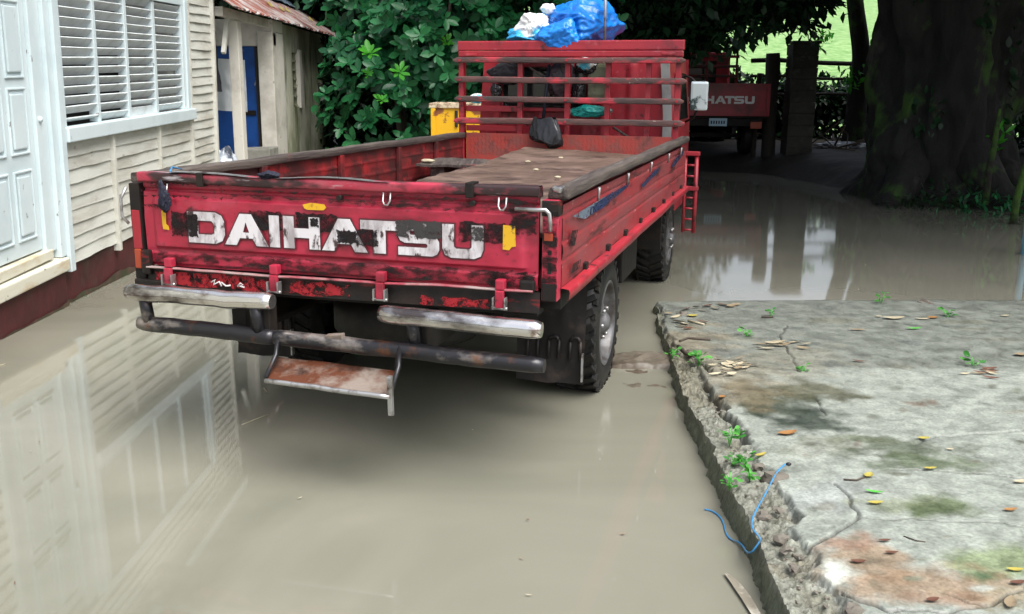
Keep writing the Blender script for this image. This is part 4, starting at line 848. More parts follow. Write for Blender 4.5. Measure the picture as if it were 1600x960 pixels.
for k, (z, hh) in enumerate(((1.648, 0.021), (1.502, 0.023), (1.357, 0.022), (1.196, 0.024))):
    w = MB(); x0, x1 = -0.03 + random.uniform(-.01, .01), 1.752 + random.uniform(-.01, .01)
    def slatf(a, c, k=k, z=z, hh=hh, x0=x0, x1=x1):
        x = x0 + (x1 - x0) * a; t = 2 * math.pi * c; e_ = min(1, 0.35 + min(a, 1 - a) * 45)
        sq = lambda v: math.copysign(abs(v) ** 0.4, v)
        return Vector((x, 3.927 + 0.013 * sq(math.cos(t)), z + 0.004 * fbm(x, k, 0, 1.5) + 0.006 * (a - 0.5) * (1 if k == 3 else -0.5) + e_ * hh * sq(math.sin(t))))
    w.grid(slatf, 60, 16); s_o = w.obj('headboard_slat', M['slat'], hb)
for z in (1.648, 1.502, 1.357, 1.196):
    for x in (0.022, 0.863, 1.694):
        w = MB(); w.tube([(x, 3.918, z), (x, 3.908, z)], 0.010, 8); w.obj('bolt', M['redclean'], hb)
for z in (1.285, 1.135): tb('headboard_brace', 'redclean', 0.05, 0.47, 3.985, 4.005, z - 0.022, z + 0.022, 0.004, hb)
# --- rear bumper
bump = tb('bumper_bracket', 'frame', 0.50, 0.56, -0.12, 0.45, 0.50, 0.64, 0.006); tb('bumper_bracket', 'frame', 1.24, 1.30, -0.12, 0.45, 0.50, 0.64, 0.006)
def bar(name, m_, p0, p1, r, n=18, sd=0, ends=True):
    p0, p1 = Vector(p0), Vector(p1); k = 24
    pts = [p0.lerp(p1, i / k) + Vector((0, 0.004 * fbm(i * 0.1, sd, 0, 2), 0.005 * fbm(i * 0.1, sd, 3, 2))) for i in range(k + 1)]
    rs = [r * (0.80 if i in (0, k) else 0.97 if i in (1, k - 1) else 1.0) for i in range(k + 1)]
    pts[0] = pts[0].lerp(pts[1], 0.0); w = MB(); w.tube(pts, r, n, rs=rs); return w.obj(name, M[m_], truck)
bar('bumper_bar', 'chrome', (0.075, -0.165, 0.655), (0.705, -0.165, 0.660), 0.034, sd=1)
bar('bumper_bar', 'chrome', (1.138, -0.165, 0.648), (1.738, -0.165, 0.634), 0.034, sd=2)
bar('bumper_bar', 'darkpipe', (0.105, -0.150, 0.533), (0.70, -0.150, 0.520), 0.031, sd=3)
bar('bumper_bar', 'darkpipe', (0.68, -0.150, 0.521), (1.745, -0.150, 0.503), 0.030, sd=4)
for x in (0.155, 0.64):
    w = MB(); w.tube([(x, -0.155, 0.535), (x - 0.012, -0.162, 0.65)], 0.024, 12); w.obj('bumper_upright', M['darkpipe'], truck)
w = MB(); w.tube([(1.26, -0.13, 0.52), (1.25, -0.14, 0.64)], 0.024, 12); w.obj('bumper_upright', M['darkpipe'], truck)
tb('bumper_gusset', 'frame', 0.60, 0.685, -0.155, -0.10, 0.535, 0.645, 0.006)
tb('torn_bracket', 'steprust', 0.92, 0.99, -0.175, -0.14, 0.534, 0.555, 0.004, jit=0.008)
# --- step under the bumper
sp = MB()
def stp(a, c, dz):
    x = 0.700 + 0.49 * a + 0.035 * c; y = -0.15 - 0.14 * c
    return Vector((x, y, 0.446 - 0.046 * c + dz + 0.004 * fbm(x, y, 0, 6) - 0.012 * a))
sp.grid(lambda a, c: stp(a, c, 0.0), 24, 8); sp.grid(lambda a, c: stp(a, c, -0.012), 24, 8); step = sp.obj('step_plate', M['steprust'], truck)
w = MB(); w.tube([stp(i / 12, 1.02, -0.004) for i in range(13)], 0.010, 8); w.obj('step_edge', M['steel'], step)
for a, s_ in ((0.0, 0.0), (1.0, 0.0)):
    p = stp(a, 1.0, 0); q_ = stp(a, 0.0, 0); tp = Vector((p.x - 0.015, -0.165, 0.53))
    w = MB(); w.tube([tp, Vector((p.x, -0.21, 0.47)), p + Vector((0, 0, 0.005))], 0.009, 8); w.obj('step_hanger', M['darkpipe'], step)
    w = MB(); w.tube([tp, q_], 0.009, 8); w.obj('step_hanger', M['darkpipe'], step)
w = MB(); p = stp(1.0, 1.0, 0); w.box(p.x - 0.008, p.x + 0.010, p.y - 0.010, p.y + 0.008, p.z - 0.075, p.z + 0.07, bev=0.003, jit=0.003); w.obj('step_end_bar', M['steel'], step)
# --- mud flaps
for x0, x1, y in ((1.420, 1.722, 0.64), (0.03, 0.33, 0.64)):
    def fl_(a, c, x0=x0, x1=x1, y=y): return Vector((x0 + (x1 - x0) * a, y + 0.03 * c + 0.012 * fbm(a, c, 2, 2), 0.190 + 0.46 * c + 0.006 * fbm(a, 0, 0, 3) * (1 - c)))
    w = MB(); w.grid(fl_, 20, 20); w.grid(lambda a, c: fl_(a, c) + Vector((0, 0.010, 0)), 20, 20); mf = w.obj('mud_flap', M['flap'], truck)
    tb('flap_edge', 'steel', x1 - 0.010, x1 - 0.002, y - 0.012, y + 0.012, 0.205, 0.33, 0.002, mf)
    for k in range(3):
        xx = x0 + 0.05 + 0.095 * k
        for u in (0, 0.045):
            w = MB(); w.tube([(xx + u, y + 0.000, 0.30), (xx + u, y + 0.006, 0.38)], 0.008, 6); w.obj('embossed_mark', M['flap'], mf)
        w = MB(); w.tube([(xx, y + 0.004, 0.38), (xx + 0.010, y + 0.006, 0.395), (xx + 0.035, y + 0.006, 0.395), (xx + 0.045, y + 0.004, 0.38)], 0.008, 6); w.obj('embossed_mark', M['flap'], mf)
# --- chassis, axle, added filler shapes that keep the underside dark
for x in (0.52, 1.20): tb('chassis_rail', 'frame', x - 0.04, x + 0.04, 0.1, 5.5, 0.52, 0.66, 0.004)
for y in (0.4, 1.1, 1.9, 2.7, 3.5): tb('chassis_cross_member', 'frame', 0.10, 1.66, y, y + 0.08, 0.655, 0.735, 0.0)
w = MB(); w.lathe([(0.20, -0.09), (0.30, -0.10), (0.335, -0.06), (0.335, 0.06), (0.30, 0.10), (0.20, 0.09), (0.17, 0.02), (0.001, 0.02)], T(0.93, 0.62, 0.47) @ Matrix.Rotation(R(90), 4, 'Y'), 36); w.obj('filler_wheel', M['rubber'], truck)  # unseen wheel added to fill the dark space below the bed
tb('underbody_filler', 'frame', 0.42, 1.30, 2.05, 2.85, 0.20, 0.60, 0.03); tb('gearbox', 'frame', 0.62, 1.10, 3.2, 4.3, 0.18, 0.62, 0.05); tb('front_axle_beam', 'frame', 0.25, 1.5, 4.07, 4.17, 0.24, 0.36, 0.01)  # first box is an unseen block added to darken the underside
w = MB(); w.tube([(0.2, 1.28, 0.315), (1.55, 1.28, 0.315)], 0.06, 14); ax = w.obj('rear_axle', M['frame'], truck)
w = MB(); w.lathe([(0.001, -0.15), (0.10, -0.13), (0.15, -0.03), (0.15, 0.03), (0.10, 0.13), (0.001, 0.15)], T(0.86, 1.28, 0.315), 20); w.obj('differential', M['frame'], ax)
tb('battery_box', 'frame', 1.42, 1.62, 2.2, 2.75, 0.33, 0.62, 0.01); tb('reflection_blocker', 'frame', 0.02, 0.41, 2.0, 2.8, 0.18, 0.62, 0.01)  # last box added to block a bright leaf reflection under the bed
for x in (0.42, 1.36): w = MB(); w.tube([(x, 0.55, 0.52), (x, 0.9, 0.44), (x, 1.28, 0.40), (x, 1.7, 0.44), (x, 2.05, 0.52)], 0.035, 8); w.obj('leaf_spring', M['frame'], ax)
# --- wheels
def wheel(cx, cy, cz, side_=1, wid=0.20, rt=0.345, rr_=0.206, chev=True, dish=0.03):
    mw = T(cx, cy, cz) @ (Matrix.Identity(4) if side_ > 0 else Matrix.Rotation(math.pi, 4, 'Z'))
    w = MB(); w.lathe([(rr_, -wid), (rr_ + 0.05, -wid - 0.008), (rt - 0.04, -wid - 0.004), (rt - 0.012, -wid + 0.020), (rt - 0.010, -wid / 2), (rt - 0.012, -0.022), (rt - 0.04, 0.004), (rr_ + 0.05, 0.012), (rr_ + 0.012, 0.008), (rr_, -0.008)], mw, 56)
    ty = w.obj('wheel', M['rubber'], truck)
    w = MB()
    for k in range(30):
        a = 2 * math.pi * k / 30
        for s_, dx0, dx1, tw in ((0, -0.095, 0.002, 0.5), (1, -0.205, -0.105, -0.5)):
            m2 = mw @ Matrix.Rotation(a + s_ * math.pi / 30, 4, 'X')
            m2 = m2 @ T((dx0 + dx1) / 2, 0, rt - 0.004) @ Matrix.Rotation(tw, 4, 'Z')
            w.box(-(dx1 - dx0) / 2 - 0.004, (dx1 - dx0) / 2 + 0.004, -0.016, 0.016, -0.014, 0.004, mw=m2, bev=0.003, jit=0.002)
        m2 = mw @ Matrix.Rotation(a, 4, 'X') @ T(-0.004, 0, rt - 0.032); w.box(-0.008, 0.010, -0.014, 0.014, -0.022, 0.022, mw=m2)
    w.obj('tread_blocks', M['rubber'], ty)
    w = MB(); w.lathe([(rr_ + 0.006, 0.006), (rr_ - 0.006, 0.010), (rr_ - 0.014, -0.006), (rr_ - 0.022, -0.05), (rr_ - 0.035, -0.055)], mw, 48); rm = w.obj('rim', M['rim'], ty)
    # disc with hand holes
    bmx = MB(); n_ = 10; r1, r0 = rr_ - 0.024, 0.055
    for k in range(n_):
        a0, a1 = 2 * math.pi * (k - 0.26) / n_, 2 * math.pi * (k + 0.26) / n_
        P = lambda r, a, x: mw @ Vector((x, r * math.cos(a), r * math.sin(a)))
        vs = [bmx.bm.verts.new(P(*q)) for q in ((r0 + 0.05, a0 * 1 , -dish), (r1, a0, -dish - 0.025), (r1, a1, -dish - 0.025), (r0 + 0.05, a1, -dish))]
        bmx.bm.faces.new(vs)
    bmx.lathe([(r0 + 0.056, -dish - 0.001), (r0 + 0.02, -dish + 0.012), (r0, -dish + 0.010), (0.048, -dish + 0.03), (0.03, -dish + 0.045), (0.001, -dish + 0.047)], mw, 30)
    bmx.obj('rim_disc', M['rim'], ty)
    w = MB(); w.lathe([(rr_ - 0.02, -0.075), (0.001, -0.075)], mw, 30); w.obj('brake_drum', M['frame'], ty)
    for k in range(6):
        a = 2 * math.pi * k / 6; w = MB(); c_ = mw @ Vector((-dish + 0.012, 0.075 * math.cos(a), 0.075 * math.sin(a))); d_x = (mw.to_3x3() @ Vector((0.02, 0, 0))); w.tube([c_, c_ + d_x], 0.010, 6); w.obj('wheel_nut', M['steel'], ty)
    return ty
wheel(1.70, 1.28, 0.317, 1); wheel(0.05, 1.28, 0.317, -1)
wheel(1.655, 4.12, 0.322, 1, dish=-0.005); wheel(0.10, 4.12, 0.322, -1, dish=-0.005)
for x0, x1 in ((1.36, 1.66), (0.10, 0.40)): tb('front_wheel_arch', 'frame', x0, x1, 3.62, 3.66, 0.30, 0.70, 0.005)
# --- cab
cabz = 1.70
def cabrear(a, c):
    x = 0.10 + 1.52 * a; z = 0.70 + 1.0 * c
    taper = 0.055 * max(0, (z - 1.15) / 0.55); x = 0.86 + (x - 0.86) * (1 - taper)
    rib = 0.0
    if z < 1.66:
        for xc in (0.30, 0.60, 0.95, 1.10, 1.32): rib += 0.020 * math.exp(-((x - xc) / 0.030) ** 4)
    return Vector((x, 4.17 - rib + 0.07 * max(0, c - 0.85) * 1.0, z))
w = MB(); w.grid(cabrear, 90, 30); cab = w.obj('cab', M['redclean'], truck); tag(cab, 'red cab behind the slatted headboard')
for s_ in (0, 1):
    x = 0.10 if s_ == 0 else 1.62
    def cs(a, c, x=x): z = 0.45 + 1.25 * c; k = 0.055 * max(0, (z - 1.15) / 0.55); return Vector((0.86 + (x - 0.86) * (1 - k), 4.17 + 1.50 * a - 0.30 * a * max(0, c - 0.55), z))
    w = MB(); w.grid(cs, 14, 14); w.obj('cab_side', M['redclean'], cab)
    w = MB(); xo = 0.012 if s_ else -0.012; w.grid(lambda a, c: cs(0.30 + 0.55 * a, 0.60 + 0.30 * c) + Vector((xo, 0, 0)), 6, 6); w.obj('side_window', M['glass'], cab)
    w = MB(); w.box(*( (x - 0.004, x + 0.010) if s_ else (x - 0.010, x + 0.004)), 4.75, 4.87, 1.02, 1.045, bev=0.004); w.obj('door_handle', M['black'], cab)
w = MB(); w.grid(lambda a, c: Vector((0.145 + 1.43 * a, 4.18 + 1.18 * c, 1.70 + 0.05 * math.sin(math.pi * a) ** 0.5)), 24, 10); w.obj('cab_roof', M['redclean'], cab)
w = MB(); w.grid(lambda a, c: Vector((0.12 + 1.48 * a, 5.67 - 0.30 * max(0, c - 0.55) * 1.0, 0.45 + 1.25 * c)), 10, 20); fr = w.obj('cab_front', M['redclean'], cab)
w = MB(); w.grid(lambda a, c: Vector((0.20 + 1.32 * a, 5.685 - 0.30 * (0.05 + 0.40 * c), 1.16 + 0.48 * c)), 6, 6); w.obj('windscreen', M['glass'], cab)
for x in (0.28, 1.44): w = MB(); w.lathe([(0.001, 0.0), (0.09, 0.01), (0.10, 0.0)], T(x, 5.69, 0.72) @ Matrix.Rotation(R(90), 4, 'Z'), 20); w.obj('headlight', M['rim'], cab)
w = MB(); w.box(0.32, 0.98, 4.128, 4.142, 1.30, 1.60, bev=0.03); w.obj('rear_window', M['glass'], cab)
for x0, x1, z0, z1 in ((0.28, 0.315, 1.27, 1.63), (0.985, 1.02, 1.27, 1.63), (0.316, 0.984, 1.604, 1.635), (0.316, 0.984, 1.265, 1.296)): tb('window_surround', 'redclean', x0, x1, 4.118, 4.145, z0, z1, 0.006, cab)
w = MB(); w.box(-0.022, 0.022, -0.01, 0.01, 0, 0.62, mw=T(0.235, 4.11, 1.06) @ Matrix.Rotation(0.14, 4, 'Y')); w.obj('slanted_brace', M['redclean'], cab)
def gp(a, c):
    z = 1.04 + 0.60 * c; x0 = 1.595 - 0.055 * max(0, c - 0.35) - 0.02; return Vector((x0 + 0.065 * a, 4.118 - 0.01 * a, z))
w = MB(); w.grid(gp, 3, 12); w.grid(lambda a, c: gp(a, c) + Vector((0, 0.03, 0)), 3, 12); w.obj('corner_vent_panel', M['greypan'], cab)
w = MB(); w.box(-0.075, 0.075, -0.022, 0.022, -0.122, 0.122, bev=0.02); mo = w.obj('wing_mirror', M['mirror'], truck); mo.matrix_local = T(1.738, 5.2, 1.390) @ Matrix.Rotation(0.10, 4, 'Z')
w = MB(); w.tube([(1.54, 5.30, 1.58), (1.66, 5.26, 1.54), (1.735, 5.225, 1.47)], 0.010, 8); w.tube([(1.60, 5.30, 1.16), (1.69, 5.26, 1.20), (1.735, 5.225, 1.30)], 0.010, 8); w.obj('mirror_arm', M['black'], truck)
# red ladder-like guard between bed and cab
w = MB(); lg = MB(); lg.tube([(1.838, 4.19, 0.36), (1.838, 4.19, 0.965)], 0.016, 10); gd = lg.obj('side_guard', M['redclean'], truck)
lg = MB(); lg.tube([(1.755, 4.19, 0.36), (1.755, 4.19, 0.965)], 0.012, 10); lg.obj('guard_rail', M['redclean'], gd)
for k in range(8): lg = MB(); lg.tube([(1.755, 4.19, 0.38 + 0.083 * k), (1.838, 4.19, 0.38 + 0.083 * k)], 0.008, 8); lg.obj('guard_rung', M['redclean'], gd)
for z in (0.965, 0.70): lg = MB(); lg.box(1.60, 1.860, 4.165, 4.215, z - 0.014, z + 0.018, bev=0.006); lg.obj('guard_bracket', M['redclean'], gd)

# ================================================================== LOAD ON THE TRUCK (things of their own)
def tw(x, y, z): return TM @ Vector((x, y, z))
def ply(a, c, dz=0.0):
    y = 0.12 + 3.76 * a; x0 = 0.56 + 0.05 * fbm(y, 0, 0, 1.3) + 0.02 * fbm(y, 0, 5, 6); x = x0 + (1.70 - x0) * c
    z = 0.925 + 0.045 * a * (1 - 0.3 * c) + 0.035 * max(0, a - 0.75) * 4 * (1 - c) + 0.010 * fbm(x, y, 0, 1.8) + 0.004 * fbm(x, y, 6, 7)
    return tw(x, y, z + dz)
w = MB(); w.grid(ply, 110, 40); w.grid(lambda a, c: ply(a, c, -0.018), 110, 40)
w.grid(lambda a, c: ply(a, 0, -0.018 * c), 110, 1); w.grid(lambda a, c: ply(0, a, -0.018 * c), 40, 1); w.grid(lambda a, c: ply(1, a, -0.018 * c), 40, 1)
tag(w.obj('load_board', M['ply']), 'large wet brown board lying along the right of the truck bed', 'board')
for k, y in enumerate((0.5, 2.0, 3.5)):
    w = MB(); w.box(0.68, 1.62, y, y + 0.10, 0.783, 0.903 + 0.015 * k, mw=TM, bev=0.004)
    tag(w.obj('timber_bearer', M['wood']), 'timber bearer under the brown load board in the truck bed', 'timber', 'bearers under the load board')
w = MB()
def sb_(a, c, dz=0): return tw(0.07 + 0.50 * c + 0.02 * fbm(a, 0, 0, 4), 2.85 + 0.45 * a, 0.935 + 0.012 * a + 0.006 * fbm(a, c, 2, 3) + dz)
w.grid(sb_, 12, 14); w.grid(lambda a, c: sb_(a, c, -0.016), 12, 14); w.grid(lambda a, c: sb_(0, a, -0.016 * c), 14, 1); w.grid(lambda a, c: sb_(a, 0, -0.016 * c), 12, 1)
tag(w.obj('short_board', M['wood']), 'short weathered plank between the left side and the large brown board', 'board')
for x in (0.16,): 
    w = MB(); w.box(x, x + 0.10, 2.9, 3.25, 0.783, 0.922, mw=TM, bev=0.004); tag(w.obj('timber_bearer', M['wood']), 'timber bearer under the short weathered plank in the truck bed', 'timber')
o = blob('paper_scrap', tw(0.13, 2.93, 0.952), (0.045, 0.025, 0.012), M['paleleaf'], seed=3, sub=3); tag(o, 'crumpled white scrap on the short plank in the truck bed', 'scrap')
for k, (x, y) in enumerate(((1.05, 2.35), (1.28, 1.95), (0.98, 3.3), (1.52, 3.4), (1.60, 3.25), (0.85, 2.9))):
    p = tw(x, y, 0.945 + 0.045 * y / 3.9 * 0.7); o = blob('paper_scrap', p, (0.018, 0.014, 0.007), M['paleleaf'], seed=10 + k, sub=2); tag(o, 'tiny pale scrap lying on the large brown board', 'scrap', 'scraps on the load board')
o = blob('cloth_scrap', tw(0.50, 0.75, 0.815), (0.09, 0.06, 0.03), M['tarp'], seed=5, sub=3); tag(o, 'small blue cloth scrap on the bed floor inside the tailgate', 'cloth')
# blue tarpaulin bundle tied on the cab roof
def drape(p):
    if p.y < -0.22 and p.z < -0.10: p = Vector((p.x * 0.8, p.y, p.z - 0.06))
    return p
root = thing('tarpaulin_bundle', 'blue tarpaulin bundle tied on top of the red cab', 'bundle', TM @ T(0.76, 4.30, 1.90))
b1 = bundle('tarpaulin', (0.08, 0.10, 0.02), (0.37, 0.42, 0.235), M['tarp'], root, seed=2, fold=0.06, sub=6, planes=70)
b2 = bundle('tarpaulin_fold', (0.02, -0.33, -0.075), (0.16, 0.085, 0.105), M['tarp'], root, seed=6, fold=0.12, planes=20)
b3 = bundle('white_sheet', (-0.20, -0.16, 0.0), (0.125, 0.16, 0.115), M['whitebag'], root, seed=9, fold=0.10, planes=22)
b4 = bundle('cyan_sheet', (-0.25, -0.14, -0.075), (0.17, 0.15, 0.075), mat('cyan_plastic', (0.02, 0.30, 0.58), 0.35, [((0.35, 0.55, 0.5), 5, 0.55, 0.62)], bump=(10, 0.5, 0.02)), root, seed=12, fold=0.1, planes=22)
b5 = blob('knotted_corner', (-0.10, -0.15, 0.135), (0.045, 0.04, 0.035), M['whitebag'], root, seed=13, amp=0.4, sub=3, fold=0.2)
w = MB(); w.tube([tw(1.115, 4.10, 1.73), tw(1.110, 4.10, 2.30)], 0.011, 10); tag(w.obj('metal_pole', M['steel']), 'thin grey pole standing behind the headboard beside the blue bundle', 'pole')
# bags stuffed between headboard and cab
BAGS = [('rubbish_bag', 'black bin bag hanging over the lowest headboard slat', 'bag', (0.715, 3.882, 1.120), (0.105, 0.045, 0.115), 'blackbag', 21, 0.35),
        ('plastic_bag', 'teal plastic bag caught between the two lowest headboard slats', 'bag', (1.03, 4.06, 1.275), (0.125, 0.04, 0.05), 'tealbag', 22, 0.25),
        ('stuffed_sack', 'dark purple sack behind the middle of the headboard', 'sack', (0.78, 4.07, 1.50), (0.11, 0.045, 0.14), 'purplebag', 23, 0.25),
        ('rubbish_bag', 'small black bag with a white top behind the upper headboard slats', 'bag', (0.98, 4.05, 1.60), (0.085, 0.04, 0.05), 'blackbag', 24, 0.25),
        ('rubbish_bag', 'grey-black bag behind the upper left of the headboard', 'bag', (0.36, 4.06, 1.56), (0.13, 0.04, 0.09), 'darkcloth', 25, 0.25),
        ('rubbish_bag', 'crumpled dark bag low behind the upper left headboard slats', 'bag', (0.275, 4.05, 1.42), (0.05, 0.035, 0.06), 'blackbag', 26, 0.3),
        ('rubbish_bag', 'small black bag hanging behind the second headboard slat', 'bag', (0.93, 4.06, 1.43), (0.05, 0.035, 0.08), 'blackbag', 27, 0.3)]
def bagsheet(a, c):
    th = 2 * math.pi * a; nz_ = lambda k, f: mn.noise(Vector((math.cos(th) * f + k, math.sin(th) * f, c * f * 0.8)))
    wd_ = 0.062 + 0.060 * math.sin(math.pi * min(1, c * 0.60 + 0.10)) * (1 + 0.35 * nz_(3, 1.1))
    pl = (1 - 2 * abs(nz_(9, 2.6))) * 0.10
    if c > 0.88: wd_ *= 0.15 + 0.85 * (1 - (c - 0.88) / 0.12) ** 0.5
    k = wd_ * (1 + pl)
    return Vector((k * math.cos(th) + 0.02 * c, 0.36 * k * math.sin(th) * (0.4 + 0.8 * c), 0.105 - 0.205 * c - 0.022 * math.cos(th) * c + 0.018 * nz_(5, 1.3)))
for nm, lb, ct, c_, r_, m_, sd_, am in BAGS:
    if sd_ == 21: w = MB(); w.grid(bagsheet, 90, 60); o = w.obj(nm, M[m_])
    else: o = bundle(nm, (0, 0, 0), r_, M[m_], seed=sd_, fold=am * 0.5, planes=26)
    o.matrix_world = TM @ T(*c_); tag(o, lb, ct)
o = blob('white_cap', (0, 0, 0), (0.06, 0.03, 0.045), M['whitebag'], seed=31, sub=3); o.matrix_world = TM @ T(0.985, 4.025, 1.625); tag(o, 'white cap-like plastic lump on the small black bag behind the headboard', 'plastic')
w = MB(); w.box(-0.085, 0.085, -0.03, 0.03, -0.13, 0.13, bev=0.03); jc = w.obj('jerrycan', M['olive']); jc.matrix_world = TM @ T(1.085, 4.075, 1.50); tag(jc, 'dull olive jerrycan hung behind the upper right headboard slats', 'jerrycan')
w = MB(); w.tube([(-0.03, 0, 0.13), (-0.03, 0, 0.155), (0.03, 0, 0.155), (0.03, 0, 0.13)], 0.008, 8); w.obj('handle', M['olive'], jc)
w = MB(); w.tube([tw(0.65, 4.04, 1.10), tw(0.70, 4.04, 1.62)], 0.012, 8); tag(w.obj('dark_pole', M['bluerag']), 'dark blue pole leaning behind the headboard', 'pole')
w = MB(); w.tube([tw(0.545, 4.03, 1.60), tw(0.66, 4.03, 1.53)], 0.008, 8); tag(w.obj('stick', M['wood']), 'short pale stick wedged behind the upper headboard slats', 'stick')
w = MB(); w.tube([tw(1.21, 4.03, 1.16), tw(1.36, 4.03, 1.07)], 0.010, 8); tag(w.obj('stick', M['wood']), 'short dark stick wedged behind the lowest headboard slat', 'stick')
o = bundle('rag', (0, 0, 0), (0.019, 0.014, 0.044), M['bluerag'], seed=33, fold=0.3, planes=14); o.matrix_world = TM @ T(0.178, -0.040, 1.012); tag(o, 'navy rag tied to the left tailgate hook', 'rag')
o = bundle('rag', (0, 0, 0), (0.034, 0.026, 0.012), M['bluerag'], seed=34, fold=0.3, planes=14); o.matrix_world = TM @ T(0.62, -0.005, 1.112); tag(o, 'navy rag knotted round the tailgate top rail', 'rag')
w = MB(); w.tube([tw(0.20, -0.02, 1.114), tw(0.16, 0.05, 1.125), tw(0.17, 0.10, 1.112)], 0.003, 8); tag(w.obj('cord_end', M['cord']), 'short blue cord end on the left corner of the tailgate', 'cord')

# ================================================================== YELLOW STEEL BIN
ybin = thing('yellow_steel_bin', 'chipped yellow steel bin behind the left of the headboard', 'bin', T(-0.83, 9.70, 0.0))
def yb(name, m_, x0, x1, y0, y1, z0, z1, bev=0.006, p=ybin): w = MB(); w.box(x0, x1, y0, y1, z0, z1, bev=bev); return w.obj(name, M[m_], p)
yb('front_panel', 'yellowbin', 0.02, 0.62, 0.0, 0.02, 0.12, 1.24); yb('side_panel', 'yellowbin', 0.0, 0.02, 0.0, 0.8, 0.12, 1.24); yb('side_panel', 'yellowbin', 0.62, 0.64, 0.0, 0.8, 0.12, 1.24); yb('back_panel', 'yellowbin', 0.02, 0.62, 0.78, 0.80, 0.12, 1.24)
yb('floor_panel', 'yellowbin', 0.02, 0.62, 0.02, 0.78, 0.12, 0.15, 0.0)
for a in ((-0.02, 0.66, -0.02, 0.035), (-0.02, 0.66, 0.765, 0.82), (-0.02, 0.035, 0.036, 0.764), (0.605, 0.66, 0.036, 0.764)): yb('top_rim', 'yellowrim', a[0], a[1], a[2], a[3], 1.242, 1.29)
yb('corner_rib', 'yellowbin', 0.0, 0.05, -0.02, -0.001, 0.12, 1.24); yb('corner_rib', 'yellowbin', 0.56, 0.61, -0.02, -0.001, 0.12, 1.24); yb('latch', 'oldpost', 0.24, 0.27, -0.02, -0.002, 1.06, 1.22)
for x in (0.02, 0.56):
    for y in (0.02, 0.72): yb('leg', 'frame', x, x + 0.06, y, y + 0.06, -0.06, 0.119)
o = blob('plastic_sack', (0, 0, 0), (0.09, 0.07, 0.05), M['whitebag'], seed=44, sub=3); o.matrix_world = T(-0.36, 9.76, 1.335); tag(o, 'white plastic scrap on the rim of the yellow bin', 'plastic')

# ================================================================== SECOND TRUCK, deep in the shade
t2 = thing('parked_truck', 'dark red truck with white tailgate lettering parked in the shade beyond the flatbed', 'truck', T(2.55, 17.4, 0.25) @ Matrix.Rotation(-0.05, 4, 'Z'))
M['red2'] = mat('dark_red_truck_paint', (0.34, 0.014, 0.028), 0.4, [((0.10, 0.010, 0.014), 2.0, 0.45, 0.65)])
def t2b(name, m_, x0, x1, y0, y1, z0, z1, bev=0.006, p=t2): w = MB(); w.box(x0, x1, y0, y1, z0, z1, bev=bev); return w.obj(name, M[m_], p)
tg = t2b('tailgate', 'red2', 0.0, 2.02, 0.0, 0.035, 0.74, 1.30, 0.008)
for z0, z1 in ((1.27, 1.31), (0.74, 0.78)): t2b('tailgate_rib', 'red2', 0.0, 2.02, -0.016, -0.001, z0, z1, 0.004, tg)
t2b('tailgate_rib', 'red2', 0.0, 0.06, -0.016, -0.001, 0.785, 1.265, 0.004, tg); t2b('tailgate_rib', 'red2', 1.96, 2.02, -0.016, -0.001, 0.785, 1.265, 0.004, tg)
lettering(tg, 0.115, -0.003, 0.955, 1.105, M['letterwhite'], outline=False)
t2b('side_board', 'red2', 1.985, 2.02, 0.04, 3.4, 0.74, 1.30); t2b('side_board', 'red2', 0.0, 0.035, 0.04, 3.4, 0.74, 1.30); t2b('bed_floor', 'frame', 0.04, 1.98, 0.04, 3.4, 0.70, 0.739, 0)
for x in (0.03, 0.68, 1.34, 1.96): t2b('rack_post', 'red2', x, x + 0.045, 3.30, 3.345, 0.75, 2.05)
for z in (1.45, 1.65, 1.85, 2.0): t2b('rack_slat', 'slat', 0.0, 2.02, 3.26, 3.295, z, z + 0.06)
t2b('cab', 'red2', 0.12, 1.90, 3.6, 5.2, 0.45, 1.98, 0.06); t2b('cab_window', 'glass', 0.4, 1.6, 3.585, 3.599, 1.35, 1.80, 0.0)
t2b('rear_beam', 'frame', 0.1, 1.92, 0.02, 0.12, 0.56, 0.69)
pl = t2b('number_plate', 'bluewhite', 0.96, 1.28, -0.03, -0.02, 0.56, 0.70, 0.004)
t2b('tail_lamp', 'orange', 1.70, 1.90, -0.02, 0.02, 0.52, 0.64); t2b('tail_lamp', 'orange', 0.12, 0.32, -0.02, 0.02, 0.52, 0.64)
for k in range(6): t2b('plate_character', 'navy', 0.99 + 0.045 * k, 1.015 + 0.045 * k, -0.034, -0.031, 0.60, 0.655, 0.0, pl)
for x, s_ in ((1.90, 1), (0.12, -1)):
    for y in (0.95, 4.1):
        mw = T(x, y, 0.36) @ (Matrix.Identity(4) if s_ > 0 else Matrix.Rotation(math.pi, 4, 'Z'))
        w = MB(); w.lathe([(0.20, -0.2), (0.34, -0.2), (0.36, -0.17), (0.36, -0.03), (0.34, 0.0), (0.21, 0.0), (0.20, -0.05), (0.001, -0.04)], mw, 30); w.obj('wheel', M['rubber'], t2)
for x in (0.55, 1.4): t2b('chassis_rail', 'frame', x, x + 0.08, 0.12, 5.0, 0.42, 0.69, 0.0)
t2b('axle', 'frame', 0.2, 1.85, 0.90, 1.0, 0.32, 0.41, 0.01)

